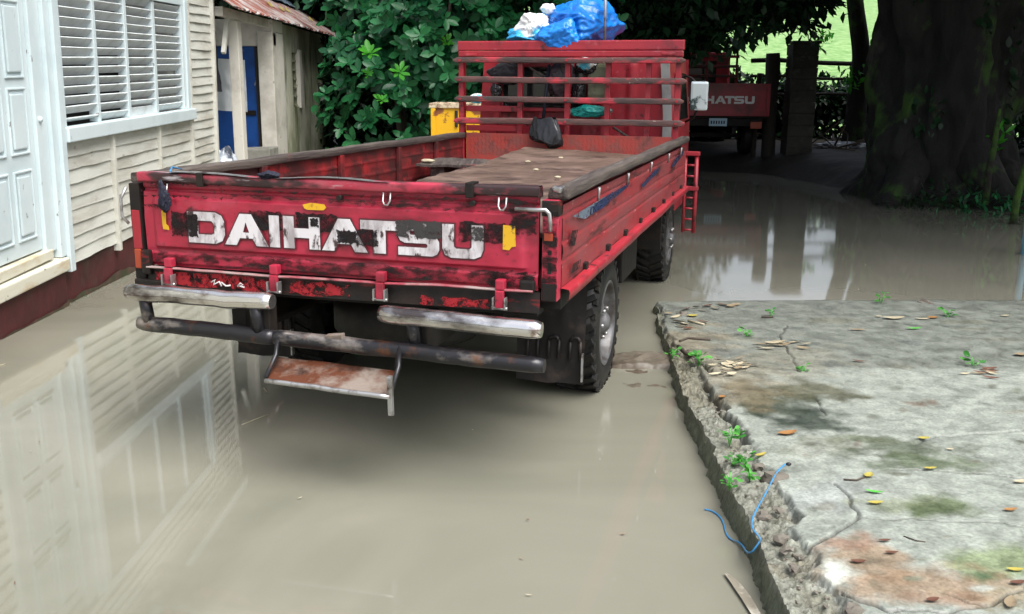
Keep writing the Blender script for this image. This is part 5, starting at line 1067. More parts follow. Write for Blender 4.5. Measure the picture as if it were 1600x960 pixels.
# ================================================================== GATE, FENCE, TREES ON THE BANK
pil = thing('gate_pillar', 'tall mossy concrete block pillar beside the pasture gap', 'pillar', T(5.18, 17.6, 0.25))
for k in range(10):
    w = MB(); w.box(-0.235 + 0.008 * fbm(k, 0, 0, 3), 0.235 + 0.008 * fbm(k, 3, 0, 3), -0.2, 0.2, -0.02 + 0.203 * k, 0.176 + 0.203 * k, bev=0.010, jit=0.006); w.obj('block', M['blockpillar'], pil)
w = MB(); w.box(-0.215, 0.215, -0.18, 0.18, -0.3, 2.0); w.obj('mortar_core', M['soil'], pil)
w = MB(); w.box(-0.26, 0.26, -0.225, 0.225, 2.008, 2.05, bev=0.01, jit=0.006); w.obj('cap', M['blockpillar'], pil)
def post(x, y, z0, z1, r, label, lean=(0, 0), name='gate_post', group=None):
    n_ = 10; pts = [(x + lean[0] * k / n_ + 0.02 * fbm(x, k * 0.3, 0, 1), y + lean[1] * k / n_, z0 + (z1 - z0) * k / n_) for k in range(n_ + 1)]
    w = MB(); w.tube(pts, r, 10, rs=[r * (1 + 0.12 * fbm(k * 0.5, x, 0, 1)) for k in range(n_ + 1)]); o = w.obj(name, M['oldpost']); return tag(o, label, 'post', group)
post(4.72, 17.75, 0.1, 2.10, 0.125, 'thick dark timber gate post left of the block pillar', (-0.04, 0))
post(4.48, 17.9, 0.1, 1.75, 0.05, 'thin dark fence post between the parked truck and the timber gate post', (0.02, 0))
for k, (x, h_) in enumerate(((7.6, 1.25), (8.9, 1.2), (10.2, 1.3), (11.6, 1.2))):
    post(x, 20.6 - 0.15 * k, 0.1, 0.4 + h_, 0.06, 'rough dark fence post in the fence behind the big tree', (0.03, 0), 'fence_post', 'fence posts behind the big tree')
for k, z in enumerate((2.02, 1.72, 1.38)):
    w = MB(); pts = [(4.75 + 0.5 * i, 19.6 + 0.06 * i, z - 0.004 * i + 0.05 * fbm(i * 0.4, k, 0, 1)) for i in range(16)]; w.tube(pts, 0.045 if k == 0 else 0.03, 8)
    tag(w.obj('fence_rail', M['oldpost']), ['topmost dark fence rail below the bright pasture', 'middle dark fence rail below the bright pasture', 'lowest dark fence rail below the bright pasture'][k], 'rail')
def trunk_mesh(name, pts, rs, n, parent, seed=0, flare=0.0, rough=0.10, m_='bark'):
    """tapered, ridged trunk through pts"""
    bm = bmesh.new(); rings = []; P = [Vector(p) for p in pts]
    K = 8; path = []; rad = []
    for i in range(len(P) - 1):
        for k in range(K):
            t = k / K; p0, p1, p2, p3 = P[max(i - 1, 0)], P[i], P[i + 1], P[min(i + 2, len(P) - 1)]
            path.append(0.5 * ((2 * p1) + (p2 - p0) * t + (2 * p0 - 5 * p1 + 4 * p2 - p3) * t * t + (3 * p1 - p0 - 3 * p2 + p3) * t ** 3)); rad.append(rs[i] + (rs[i + 1] - rs[i]) * t)
    path.append(P[-1]); rad.append(rs[-1]); a_ = None
    for i, p in enumerate(path):
        d = (path[min(i + 1, len(path) - 1)] - path[max(i - 1, 0)]).normalized()
        if a_ is None: a_ = d.orthogonal().normalized()
        a_ = (a_ - d * a_.dot(d)).normalized(); b_ = d.cross(a_); ring = []
        for k in range(n):
            th = 2 * math.pi * k / n; c_, s_ = math.cos(th), math.sin(th)
            lob = 1 + flare * math.exp(-max(0, p.z - path[0].z) / 0.7) * max(0, math.cos(5 * th + seed)) + rough * mn.noise(Vector((c_ * 2.0 + seed, s_ * 2.0, p.z * 0.9))) + rough * 0.5 * mn.noise(Vector((c_ * 6 + seed, s_ * 6, p.z * 2.2))) + rough * 0.22 * mn.noise(Vector((c_ * 17 + seed, s_ * 17, p.z * 5.0)))
            ring.append(bm.verts.new(p + (a_ * c_ + b_ * s_) * rad[i] * lob))
        rings.append(ring)
    for r0, r1 in zip(rings, rings[1:]):
        for k in range(n):
            f = bm.faces.new((r0[k], r0[(k + 1) % n], r1[(k + 1) % n], r1[k])); f.smooth = True
    bm.faces.new(rings[-1])
    bmesh.ops.recalc_face_normals(bm, faces=bm.faces)
    me = bpy.data.meshes.new(name); bm.to_mesh(me); bm.free(); return link(name, me, M[m_], parent)
def crown(name, parent, clumps, per, size, m_, droop=0.2, seed=0, spread=1.0):
    """leaves gathered in many small clumps inside ellipsoids: (centre, radii, number of clumps)"""
    Ps = []; Ds = []; Vs = []
    for c_, r_, n_ in clumps:
        u = unit(n_) * (rng.random((n_, 1)) ** 0.45); cc = np.array(c_) + u * np.array(r_)
        cs_ = rng.uniform(0.22, 0.55, (n_, 1)) * spread; tone = rng.random(n_)
        for i in range(n_):
            d = unit(per); q_ = cc[i] + d * cs_[i] * (rng.random((per, 1)) ** 0.5) * np.array([1, 1, 0.6])
            dd = d + rng.normal(0, 0.5, (per, 3)); dd[:, 2] -= droop
            Ps.append(q_); Ds.append(dd); Vs.append(np.clip(tone[i] + rng.normal(0, 0.2, per), 0, 1))
    P = np.vstack(Ps); D = np.vstack(Ds); vv = np.concatenate(Vs)
    me = leaves_mesh(name, P, D, size * rng.uniform(0.7, 1.3, len(P)), 1.0, vals=vv, fine=False)
    return tag(link(name, me, M[m_], parent), kind='stuff')
# thin tree in the gap
tt = thing('slim_tree', 'slim dark tree trunk standing against the bright pasture', 'tree', T(0, 0, 0))
tt.location = (6.72, 19.0, 0.3)
trunk_mesh('trunk', [(0.0, 0, -0.3), (0.0, 0, 0.9), (0.0, 0, 1.8), (-0.22, 0.0, 2.9), (-0.35, 0.2, 4.2), (-0.3, 0.3, 6.5)], [0.24, 0.19, 0.165, 0.15, 0.14, 0.09], 16, tt, 2, 0.2)
trunk_mesh('branch', [(0.02, 0, 1.55), (0.42, 0.0, 2.0), (0.62, 0, 2.6), (0.80, 0.1, 3.4)], [0.07, 0.065, 0.06, 0.04], 8, tt, 5)
crown('crown', tt, [((-0.3, 0.3, 7.4), (2.6, 2.6, 1.4), 130)], 26, 0.22, 'canopy')
# big old tree on the right bank
bt = thing('old_tree', 'huge dark mossy tree trunk on the right bank', 'tree', T(0, 0, 0)); bt.location = (5.95, 13.3, 0.2)
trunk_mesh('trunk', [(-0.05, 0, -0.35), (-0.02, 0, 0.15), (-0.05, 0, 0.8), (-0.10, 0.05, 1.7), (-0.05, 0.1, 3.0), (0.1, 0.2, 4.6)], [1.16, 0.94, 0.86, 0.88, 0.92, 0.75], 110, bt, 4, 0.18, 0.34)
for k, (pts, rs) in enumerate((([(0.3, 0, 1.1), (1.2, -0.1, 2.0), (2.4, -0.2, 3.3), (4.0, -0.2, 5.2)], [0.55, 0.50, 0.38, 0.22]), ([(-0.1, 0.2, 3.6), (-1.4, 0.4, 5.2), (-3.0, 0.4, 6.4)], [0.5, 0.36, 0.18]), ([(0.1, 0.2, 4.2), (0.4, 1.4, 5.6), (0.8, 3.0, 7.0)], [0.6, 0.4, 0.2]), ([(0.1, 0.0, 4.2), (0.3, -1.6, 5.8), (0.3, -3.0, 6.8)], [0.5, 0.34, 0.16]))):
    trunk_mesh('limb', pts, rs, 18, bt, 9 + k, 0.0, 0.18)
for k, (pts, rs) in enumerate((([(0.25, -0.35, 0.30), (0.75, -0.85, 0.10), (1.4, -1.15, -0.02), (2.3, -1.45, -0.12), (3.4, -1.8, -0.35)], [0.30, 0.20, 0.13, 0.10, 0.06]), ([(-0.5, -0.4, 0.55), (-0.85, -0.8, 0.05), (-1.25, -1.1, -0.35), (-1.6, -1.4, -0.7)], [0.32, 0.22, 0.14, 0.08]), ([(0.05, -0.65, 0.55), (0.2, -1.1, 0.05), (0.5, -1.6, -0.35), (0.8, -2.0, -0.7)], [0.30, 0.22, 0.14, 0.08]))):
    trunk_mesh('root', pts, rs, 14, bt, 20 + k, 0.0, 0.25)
crown('crown', bt, [((0.2, 1.0, 8.6), (6.5, 6.0, 2.4), 900), ((4.5, 1.0, 5.6), (3.0, 5.0, 2.2), 380), ((1.0, -4.6, 5.4), (4.4, 3.0, 1.2), 800), ((5.0, -4.0, 4.6), (2.6, 3.4, 2.6), 420), ((-4.2, -1.2, 5.4), (3.0, 2.6, 0.9), 480), ((-1.95, -3.3, 5.2), (3.0, 2.6, 0.8), 480), ((-0.7, -6.4, 5.3), (2.6, 2.0, 0.8), 400), ((-2.6, 3.4, 8.2), (4.0, 4.5, 2.0), 420)], 26, 0.26, 'canopy', spread=1.3)  # extra low lobes, out of view, added to shade the far water
n_ = 900; th = rng.uniform(math.pi * 0.95, math.pi * 2.05, n_); zz = rng.uniform(0.0, 3.2, n_); keep = np.array([mn.noise(Vector((math.cos(t) * 1.7, math.sin(t) * 1.7, z * 0.8 + 3))) > -0.02 for t, z in zip(th, zz)])
th, zz = th[keep], zz[keep]; rd = np.array([0.93 + 0.30 * mn.noise(Vector((math.cos(t) * 2 + 4, math.sin(t) * 2, z * 0.9))) for t, z in zip(th, zz)])
P = np.stack([-0.05 + rd * np.cos(th), 0.03 + rd * np.sin(th), zz], -1); D = np.stack([np.cos(th) * 0.5, np.sin(th) * 0.5, -np.ones(len(th))], -1) + rng.normal(0, 0.4, (len(th), 3))
tag(link('ivy', leaves_mesh('ivy', P, D, rng.uniform(0.07, 0.15, len(P)), 1.5), M['darkleaf'], bt), kind='stuff')
for k, (u, v, y, lb) in enumerate(((1500, 285, 12.0, 'low dark plant at the foot of the big trunk'), (1560, 262, 11.9, 'mossy green plant right of the big trunk foot'), (1440, 288, 12.0, 'small dark plant left of the big trunk foot'), (1592, 240, 11.4, 'green plant behind the mossy stake at the right edge'))):
    p = aty(u, v, y); n_ = 110; P = rng.normal(0, 1, (n_, 3)) * np.array([0.30, 0.15, 0.10]) + np.array([0, 0, 0.08]); D = unit(n_) + np.array([0, -0.2, 0.5])
    o = thing('undergrowth_plant', lb, 'plant', T(p.x, p.y, ground_h(p.x, p.y))); tag(link('leaves', leaves_mesh('leaves', P, D, rng.uniform(0.06, 0.14, n_), 0.9), M['bush'] if k in (1, 3) else M['darkleaf'], o), kind='stuff')
# mossy leaning stakes at the far right
for k, (u, v, u2, v2, y, m_, lb) in enumerate(((1545, 255, 1562, 170, 11.8, 'moss', 'short mossy stake leaning by the right bank roots'), (1588, 300, 1606, 238, 10.6, 'moss', 'mossy stake at the far right edge of the bank'))):
    p0, p1 = aty(u, v + 14, y), aty(u2, v2, y); w = MB(); w.tube([p0 - Vector((0, 0, 0.4)), p0, p0.lerp(p1, 0.5) + Vector((0.01, 0, 0)), p1], 0.06, 10, rs=[0.045, 0.04, 0.035, 0.02]); tag(w.obj('mossy_stake', M[m_]), lb, 'stake')
p = atz(1598, 398); w = MB(); w.tube([(p.x + 0.01, p.y, -0.1), (p.x + 0.01, p.y, 0.42)], 0.03, 12); tag(w.obj('blue_pipe', M['bluepipe']), 'light blue pipe standing in the water at the right edge', 'pipe')
def mossf(a, c):
    x = 6.0 + 2.6 * a; y = shore_y(x) + 0.25 + 1.6 * c
    return Vector((x, y, ground_h(x, y) + 0.05 * math.sin(math.pi * a) * math.sin(math.pi * c) * 4 - 0.05 + 0.10 * fbm(x, y, 2, 2.2)))
w = MB(); w.grid(mossf, 50, 30); tag(w.obj('moss_mat', M['moss']), kind='stuff')
# pale litter between the trees
for k, (u, v, r_, m_, lb) in enumerate(((1318, 212, (0.42, 0.18, 0.07), 'trash', 'wet pale plastic sheet on the ground beyond the block pillar'), (1310, 190, (0.34, 0.15, 0.05), 'trash', 'crumpled shiny plastic behind the pale sheet beyond the pillar'), (1300, 146, (0.10, 0.06, 0.05), 'trash', 'small white plastic scrap among the branches beyond the pillar'), (1537, 215, (0.10, 0.05, 0.03), 'trash', 'left of two pale plastic scraps behind the mossy stake'), (1566, 216, (0.11, 0.05, 0.03), 'trash', 'right of two pale plastic scraps behind the mossy stake'))):
    d = 18.6 if u < 1400 else 14.5
    p = aty(u, v, d); p.z = ground_h(p.x, p.y) + r_[2] * 0.5; o = blob('plastic_litter', p, r_, M[m_], seed=60 + k, amp=0.4, sub=4, fold=0.2); tag(o, lb, 'litter')
p = atz(1200, 246, 0.06); o = blob('floating_bag', p, (0.15, 0.12, 0.085), M['bluewhite'], seed=70, amp=0.25, sub=4); tag(o, 'pale blue plastic bag at the water edge below the parked truck', 'bag')
# brushwood and forest litter
for k in range(26):
    x = random.uniform(5.6, 7.6); y = random.uniform(17.6, 19.4); a = random.uniform(0, 6.28); l = random.uniform(0.4, 1.0)
    z = ground_h(x, y); w = MB(); w.tube([(x, y, z + 0.02), (x + l * math.cos(a), y + l * math.sin(a) * 0.5, z + random.uniform(0.05, 0.55))], random.uniform(0.008, 0.02), 6)
    tag(w.obj('fallen_branch', M['twig']), 'dead branch in the brushwood under the pasture fence', 'branch', 'brushwood under the pasture fence')
# low green tufts on the bank
for k, (u, v, y, lb) in enumerate(((1325, 130, 18.8, 'small bright fern tuft right of the pillar'), (1362, 120, 18.4, 'small fern tuft beside the big trunk'), (1285, 62, 22.0, 'leafy tuft on top of the fence line'), (1372, 75, 20.0, 'green sprig at the fence beside the big trunk'), (1590, 110, 15.0, 'bright leafy tuft at the right edge of the picture'), (1545, 215, 12.6, 'moss tuft on the short stake'))):
    p = aty(u, v, y); n_ = 40
    P = np.array(p)[None] + rng.normal(0, 0.10, (n_, 3)); D = unit(n_) + np.array([0, 0, 0.4])
    me = leaves_mesh('leaf_tuft', P, D, rng.uniform(0.10, 0.22, n_), 0.8); o = thing('leaf_tuft', lb, 'plant', T(0, 0, 0)); tag(link('leaves', me, M['lime'], o), kind='stuff')

# ================================================================== SHRUBS AND TREES BEHIND THE TRUCK
def whorls(centres, normals, nl, size, jitter=0.5):
    Ps, Ds, Us, Vs = [], [], [], []
    for c_, n_ in zip(centres, normals):
        n_ = n_ / np.linalg.norm(n_); a = np.cross(n_, [0.3, 0.2, 1.0]); a /= np.linalg.norm(a); b_ = np.cross(n_, a); t0 = rng.random() * 6.28; tone = rng.random() ** 1.6
        for k in range(nl):
            t = t0 + 2 * math.pi * k / nl + rng.normal(0, 0.15); d = a * math.cos(t) + b_ * math.sin(t) + n_ * rng.uniform(0.15, 0.75)
            Ps.append(c_ + rng.normal(0, 0.008, 3)); Ds.append(d); Us.append(n_ * 1.0 + rng.normal(0, 0.18, 3)); Vs.append(np.clip(tone + rng.normal(0, 0.15), 0, 1))
    return np.array(Ps), np.array(Ds), np.array(Us), np.array(Vs)
def shrub(name, label, base, lobes, n_wh, size, m_='bush', stems=5, front=0.55, group=None, limeat=()):
    t = thing(name, label, 'shrub', T(*base), group)
    b0 = np.array(base); cs_, ns_ = [], []
    for c_, r_ in lobes:
        k = int(n_wh * (r_[0] * r_[2]) / sum(l[1][0] * l[1][2] for l in lobes))
        u = unit(k); flip = (u[:, 1] > 0.2) & (rng.random(k) < front); u[flip, 1] *= -1
        rad = 0.62 + 0.40 * rng.random((k, 1)) ** 0.6
        bump_ = np.array([[1 + 0.16 * mn.noise(Vector(list(q * 2.6 + c_[0])))] for q in u])
        cs_.append(np.array(c_) - b0 + u * np.array(r_) * rad * bump_); ns_.append(u * 0.7 + np.array([0.0, -0.55, 0.55]) + rng.normal(0, 0.32, (k, 3)))
    Cn, Nn = np.vstack(cs_), np.vstack(ns_)
    P, D, U, Vv = whorls(Cn, Nn, 7, size)
    me = leaves_mesh('foliage', P, D, size * rng.uniform(0.5, 1.35, len(P)), 1.2, up=U, vals=Vv); tag(link('foliage', me, M[m_], t), kind='stuff')
    for k in range(stems):
        c_ = Vector(lobes[k % len(lobes)][0]) - Vector(base); e_ = Vector((random.uniform(-.3, .3), random.uniform(-.2, .2), 0))
        trunk_mesh('stem', [(e_.x * 0.4, e_.y, -0.1), (e_.x + c_.x * 0.4, e_.y + c_.y * 0.4, c_.z * 0.5), (c_.x + e_.x, c_.y, c_.z), (c_.x + e_.x * 2, c_.y, c_.z + 0.5)], [0.05, 0.04, 0.03, 0.012], 8, t, k, m_='twig')
    # the young bright whorls: every leaf its own piece
    if limeat:
        lm = leaves_mesh('leaf', np.zeros((1, 3)), np.array([[1.0, 0, 0]]), np.array([1.0]), 1.0, up=np.array([[0, 0, 1.0]]), vals=np.array([0.5])); lm.materials.append(M['lime'])
        for (u, v, y, s_) in limeat:
            p = aty(u, v, y) - Vector(base)
            Pw, Dw, Uw, _ = whorls([np.array(p)], [np.array([0.1, -0.6, 0.55])], 8, s_)
            x, yy, z = frames(Dw, Uw)
            for i in range(8):
                mw = Matrix(((x[i][0], yy[i][0], z[i][0], Pw[i][0]), (x[i][1], yy[i][1], z[i][1], Pw[i][1]), (x[i][2], yy[i][2], z[i][2], Pw[i][2]), (0, 0, 0, 1)))
                link('leaf', lm, None, t, mw @ Matrix.Scale(s_ * random.uniform(0.8, 1.2), 4))
    return t
shrub('glossy_shrub', 'dense glossy green shrub with lime young leaves between shed and truck', (-1.45, 12.6, 0.1),
      [((-1.55, 12.6, 1.2), (0.95, 0.7, 1.25)), ((-0.95, 12.4, 2.1), (0.9, 0.7, 1.1)), ((-1.75, 12.9, 2.6), (0.85, 0.7, 0.9)), ((-0.5, 12.5, 1.0), (0.75, 0.6, 1.1))], 620, 0.155,
      limeat=((577, 84, 11.6, 0.16), (624, 114, 11.5, 0.13), (597, 158, 11.5, 0.10), (575, 117, 11.7, 0.09)))
shrub('glossy_shrub', 'taller glossy green shrub rising behind the left of the headboard', (0.15, 13.2, 0.2),
      [((0.0, 13.0, 1.4), (0.9, 0.7, 1.4)), ((0.35, 13.0, 2.7), (1.1, 0.8, 1.0)), ((-0.55, 13.3, 3.1), (0.9, 0.7, 0.9))], 560, 0.155,
      limeat=((700, 66, 12.1, 0.10),))
def tree(name, label, base, h_, lobes, per, size, m_, group=None):
    t = thing(name, label, 'tree', T(*base), group); tz = h_
    trunk_mesh('trunk', [(0, 0, -0.3), (0.1, 0, h_ * 0.3), (-0.1, 0.1, h_ * 0.65), (0.1, 0, h_)], [0.24, 0.19, 0.15, 0.08], 14, t, int(base[0] * 3) + 5, 0.2)
    for k, (c_, r_, n_) in enumerate(lobes[:4]): trunk_mesh('limb', [(0, 0.05, h_ * 0.5), (c_[0] * 0.5, c_[1] * 0.5, (h_ * 0.5 + c_[2]) / 2 + 0.2), c_], [0.10, 0.07, 0.03], 8, t, k)
    crown('crown', t, lobes, per, size, m_); return t
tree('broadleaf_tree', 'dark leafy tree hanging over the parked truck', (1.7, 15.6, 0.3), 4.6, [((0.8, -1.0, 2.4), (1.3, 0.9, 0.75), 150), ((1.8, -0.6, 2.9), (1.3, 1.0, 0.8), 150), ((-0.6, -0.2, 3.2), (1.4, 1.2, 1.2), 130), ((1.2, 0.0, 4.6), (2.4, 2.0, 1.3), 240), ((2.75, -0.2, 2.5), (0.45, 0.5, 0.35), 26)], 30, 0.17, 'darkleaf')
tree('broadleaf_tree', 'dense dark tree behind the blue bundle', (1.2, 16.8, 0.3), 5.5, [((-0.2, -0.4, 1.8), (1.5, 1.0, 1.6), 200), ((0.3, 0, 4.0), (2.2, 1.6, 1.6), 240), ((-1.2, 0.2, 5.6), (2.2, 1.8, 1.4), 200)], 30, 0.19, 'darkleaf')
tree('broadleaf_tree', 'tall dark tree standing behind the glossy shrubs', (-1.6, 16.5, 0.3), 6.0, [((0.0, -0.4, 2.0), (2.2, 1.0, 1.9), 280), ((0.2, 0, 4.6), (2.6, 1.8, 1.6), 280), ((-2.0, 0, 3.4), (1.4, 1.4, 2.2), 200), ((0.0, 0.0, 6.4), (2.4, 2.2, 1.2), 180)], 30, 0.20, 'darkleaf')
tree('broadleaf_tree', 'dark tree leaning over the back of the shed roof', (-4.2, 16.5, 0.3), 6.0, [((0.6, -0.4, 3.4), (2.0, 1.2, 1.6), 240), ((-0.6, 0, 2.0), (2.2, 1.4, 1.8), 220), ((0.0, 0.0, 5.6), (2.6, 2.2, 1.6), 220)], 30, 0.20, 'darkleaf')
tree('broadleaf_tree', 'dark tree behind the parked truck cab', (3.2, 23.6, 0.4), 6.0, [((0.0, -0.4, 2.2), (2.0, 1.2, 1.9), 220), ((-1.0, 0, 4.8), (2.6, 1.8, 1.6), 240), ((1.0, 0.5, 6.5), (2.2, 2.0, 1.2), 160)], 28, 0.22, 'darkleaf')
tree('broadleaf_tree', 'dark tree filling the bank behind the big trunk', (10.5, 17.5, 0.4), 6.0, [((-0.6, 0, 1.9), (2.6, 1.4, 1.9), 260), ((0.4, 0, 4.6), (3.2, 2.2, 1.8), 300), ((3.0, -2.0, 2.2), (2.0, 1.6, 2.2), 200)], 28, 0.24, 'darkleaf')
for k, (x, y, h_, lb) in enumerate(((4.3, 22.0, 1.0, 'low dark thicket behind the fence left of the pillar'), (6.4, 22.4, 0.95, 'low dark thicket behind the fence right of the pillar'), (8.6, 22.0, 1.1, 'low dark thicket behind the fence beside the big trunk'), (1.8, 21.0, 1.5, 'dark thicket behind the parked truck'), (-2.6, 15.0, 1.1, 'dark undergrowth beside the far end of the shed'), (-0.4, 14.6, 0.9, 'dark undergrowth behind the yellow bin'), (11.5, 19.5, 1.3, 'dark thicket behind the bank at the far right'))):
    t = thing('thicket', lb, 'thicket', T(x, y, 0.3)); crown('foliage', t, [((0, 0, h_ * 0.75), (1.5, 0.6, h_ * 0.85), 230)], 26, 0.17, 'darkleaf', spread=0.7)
    for q in range(5): trunk_mesh('stem', [(-1.0 + 0.5 * q, 0, -0.2), (-1.0 + 0.5 * q + random.uniform(-.2, .2), 0.1, h_ * 0.5), (-1.0 + 0.5 * q + random.uniform(-.3, .3), 0.1, h_ * 1.1)], [0.03, 0.025, 0.01], 6, t, q, m_='twig')
# leafy spray against the pasture, tip of the dark tree
n_ = 260; P = []; D = []
for k in range(n_):
    t = random.random(); u = 1185 + 95 * t + random.gauss(0, 8); v = 20 + 44 * t * t + random.gauss(0, 12) - 18 * math.sin(t * 3); p = aty(u, v, 15.4 + random.gauss(0, 0.15)); P.append(tuple(p)); D.append((random.gauss(0.4, .5), random.gauss(0, .4), random.gauss(-0.3, .5)))
me = leaves_mesh('leafy_branch', np.array(P), np.array(D), rng.uniform(0.08, 0.16, n_), 0.9); sp_ = thing('leafy_branch', 'leafy dark branch reaching in front of the bright pasture', 'branch', T(0, 0, 0)); tag(link('foliage', me, M['darkleaf'], sp_), kind='stuff')
w = MB(); w.tube([aty(1120, -10, 15.5), aty(1190, 6, 15.4), aty(1240, 30, 15.4), aty(1278, 50, 15.4)], 0.02, 8, rs=[0.05, 0.035, 0.02, 0.008]); w.obj('twig', M['twig'], sp_)
# far hedge at the top of the pasture
for k in range(9):
    x = -40 + 26 * k + random.uniform(-6, 6); y = 118 + random.uniform(0, 16)
    if 20 < x < 52: x = 38.5 if x < 36 else 46.5  # tree added in the gap to break up the sky's reflection
    t = thing('pasture_tree', 'unseen distant round tree on the pasture ridge', 'tree', T(x, y, ground_h(x, y)), 'trees on the pasture ridge')
    trunk_mesh('trunk', [(0, 0, -0.5), (0, 0, 2), (0.2, 0, 4)], [0.4, 0.3, 0.2], 8, t, k); crown('crown', t, [((0, 0, 5.5), (4.5, 4, 3), 160)], 16, 0.8, 'canopy', spread=2.4)

# ================================================================== ON THE SLAB
def flat_leaf(pt, l, wd, ang, m_, label, group=None, cat='leaf', curl=0.25, tilt=0.0):
    def f(a, c):
        x = (a - 0.5) * l; hw = wd * 0.5 * max(0.04, math.sin(math.pi * min(1, max(0, a * 0.94 + 0.04))) ** 0.8)
        y = (c - 0.5) * 2 * hw; return Vector((x, y, 0.004 + curl * (abs(y) * 0.6 + 1.2 * x * x / l) ))
    w = MB(); w.grid(f, 8, 4); o = w.obj('fallen_leaf' if cat == 'leaf' else cat, M[m_]); o.matrix_world = T(*pt) @ Matrix.Rotation(ang, 4, 'Z') @ Matrix.Rotation(tilt, 4, 'X'); return tag(o, label, cat, group)
LV = [(1443, 687, .05, .026, 0.1, 'yellowleaf', 'bright yellow oval leaf on the slab beside the long crack'), (1357, 745, .05, .03, 0.9, 'yellowleaf', 'yellow leaf at the end of the dark twig on the slab'), (1453, 734, .05, .018, 0.1, 'yellowleaf', 'thin yellow-green leaf on the mossy crack'),
      (1368, 788, .055, .022, 0.1, 'yellowleaf', 'yellow leaf on the slab left of the moss patch'), (1366, 771, .06, .018, -0.3, 'greenleaf', 'narrow green leaf above the yellow leaf on the slab'), (1578, 799, .05, .02, 0.2, 'orangeleaf', 'tan-orange leaf near the right edge of the slab'),
      (1586, 893, .05, .02, 0.0, 'yellowleaf', 'yellow-green leaf at the lower right of the slab'), (1230, 679, .09, .04, 0.4, 'orangeleaf', 'orange leaf on the slab below the dark moss stain'), (1128, 622, .035, .03, 0.6, 'orangeleaf', 'small orange leaf beside the open joint'),
      (1188, 713, .06, .02, 0.6, 'yellowleaf', 'pale yellow leaf beside the weeds on the slab edge'), (1082, 495, .07, .05, 0.2, 'yellowleaf', 'yellow leaf at the far left corner of the slab'), (1457, 498, .07, .05, 0.3, 'orangeleaf', 'orange leaf beside the pale leaves near the far slab edge'),
      (1396, 499, .14, .06, 0.1, 'paleleaf', 'large pale leaf near the far slab edge'), (1442, 500, .09, .03, 0.0, 'paleleaf', 'slim pale leaf left of the orange leaf'), (1428, 515, .10, .03, 0.1, 'greenleaf', 'slim green leaf below the pale leaves'),
      (1373, 496, .04, .03, 0.0, 'paleleaf', 'tiny white leaf left of the large pale leaf'), (1340, 517, .10, .03, 0.0, 'dryleaf', 'tan leaf in front of the large pale leaf'), (1570, 495, .06, .03, 0.2, 'paleleaf', 'small pale leaf near the far right of the slab'),
      (1382, 847, .04, .014, 0.1, 'brownleaf', 'small red-brown leaf on the grey slab middle'), (1341, 880, .045, .02, 0.0, 'brownleaf', 'brown leaf above the white paint blot'), (1393, 866, .04, .016, 0.0, 'brownleaf', 'small brown leaf right of the rust stain'), (1457, 940, .04, .02, 0.3, 'brownleaf', 'brown leaf at the bottom of the slab'),
      (1590, 913, .05, .02, 0.2, 'brownleaf', 'red-brown leaf at the right edge of the slab'), (1578, 945, .07, .03, 1.0, 'dryleaf', 'curled tan leaf at the lower right corner'), (1484, 704, .03, .016, 0.2, 'paleleaf', 'tiny white leaf above the mossy crack'), (1342, 566, .07, .02, -0.4, 'brownleaf', 'small brown leaf on the wet part of the slab'),
      (1596, 556, .09, .05, 0.2, 'dryleaf', 'tan leaf at the right edge near the joint'), (1595, 755, .06, .025, 0.3, 'paleleaf', 'pale leaf at the right edge of the slab')]
for u, v, l, wd, an, m_, lb in LV: flat_leaf(on_slab(u, v, 0.002), l, wd, an, m_, lb)
LITTER = [(1055, 497), (1062, 490), (1072, 485), (1088, 482), (1105, 480), (1118, 484), (1130, 478), (1142, 480), (1060, 505), (1045, 492), (1098, 487), (1150, 478), (1075, 515), (1064, 512), (1097, 505), (1070, 508)]
for k, (u, v) in enumerate(LITTER): flat_leaf(on_slab(u, v, 0.003 + 0.004 * random.random()), random.uniform(.05, .10), random.uniform(.025, .045), random.uniform(-1, 1), random.choice(['dryleaf', 'dryleaf', 'paleleaf', 'brownleaf']), 'dry leaf in the litter on the far left corner of the slab', 'leaf litter on the far left slab corner', tilt=random.uniform(-.5, .5))
for k in range(30):
    u, v = 1150 + random.gauss(0, 16), 574 + random.gauss(0, 7); flat_leaf(on_slab(u, v, 0.003 + 0.008 * random.random()), random.uniform(.04, .075), random.uniform(.014, .026), random.uniform(-0.9, 0.9), random.choice(['dryleaf', 'paleleaf', 'paleleaf']), 'pale dry leaf in the heap beside the joint', 'heap of pale leaves beside the slab joint', tilt=random.uniform(-.4, .4))
for k in range(14):
    u, v = 1218 + random.gauss(0, 15), 538 + random.gauss(0, 5); flat_leaf(on_slab(u, v, 0.003 + 0.005 * random.random()), random.uniform(.06, .10), random.uniform(.016, .03), random.uniform(-0.6, 0.4), random.choice(['dryleaf', 'paleleaf']), 'tan leaf in the small drift on the wet slab', 'small drift of leaves on the wet slab', tilt=random.uniform(-.3, .3))
for k in range(10):
    u, v = 1535 + random.gauss(0, 14), 585 + random.gauss(0, 5); flat_leaf(on_slab(u, v, 0.003), random.uniform(.05, .09), random.uniform(.016, .03), random.uniform(-0.8, 0.2), random.choice(['dryleaf', 'paleleaf', 'brownleaf']), 'tan leaf in the drift by the right end of the joint', 'leaf drift at the right of the slab joint', tilt=random.uniform(-.3, .3))
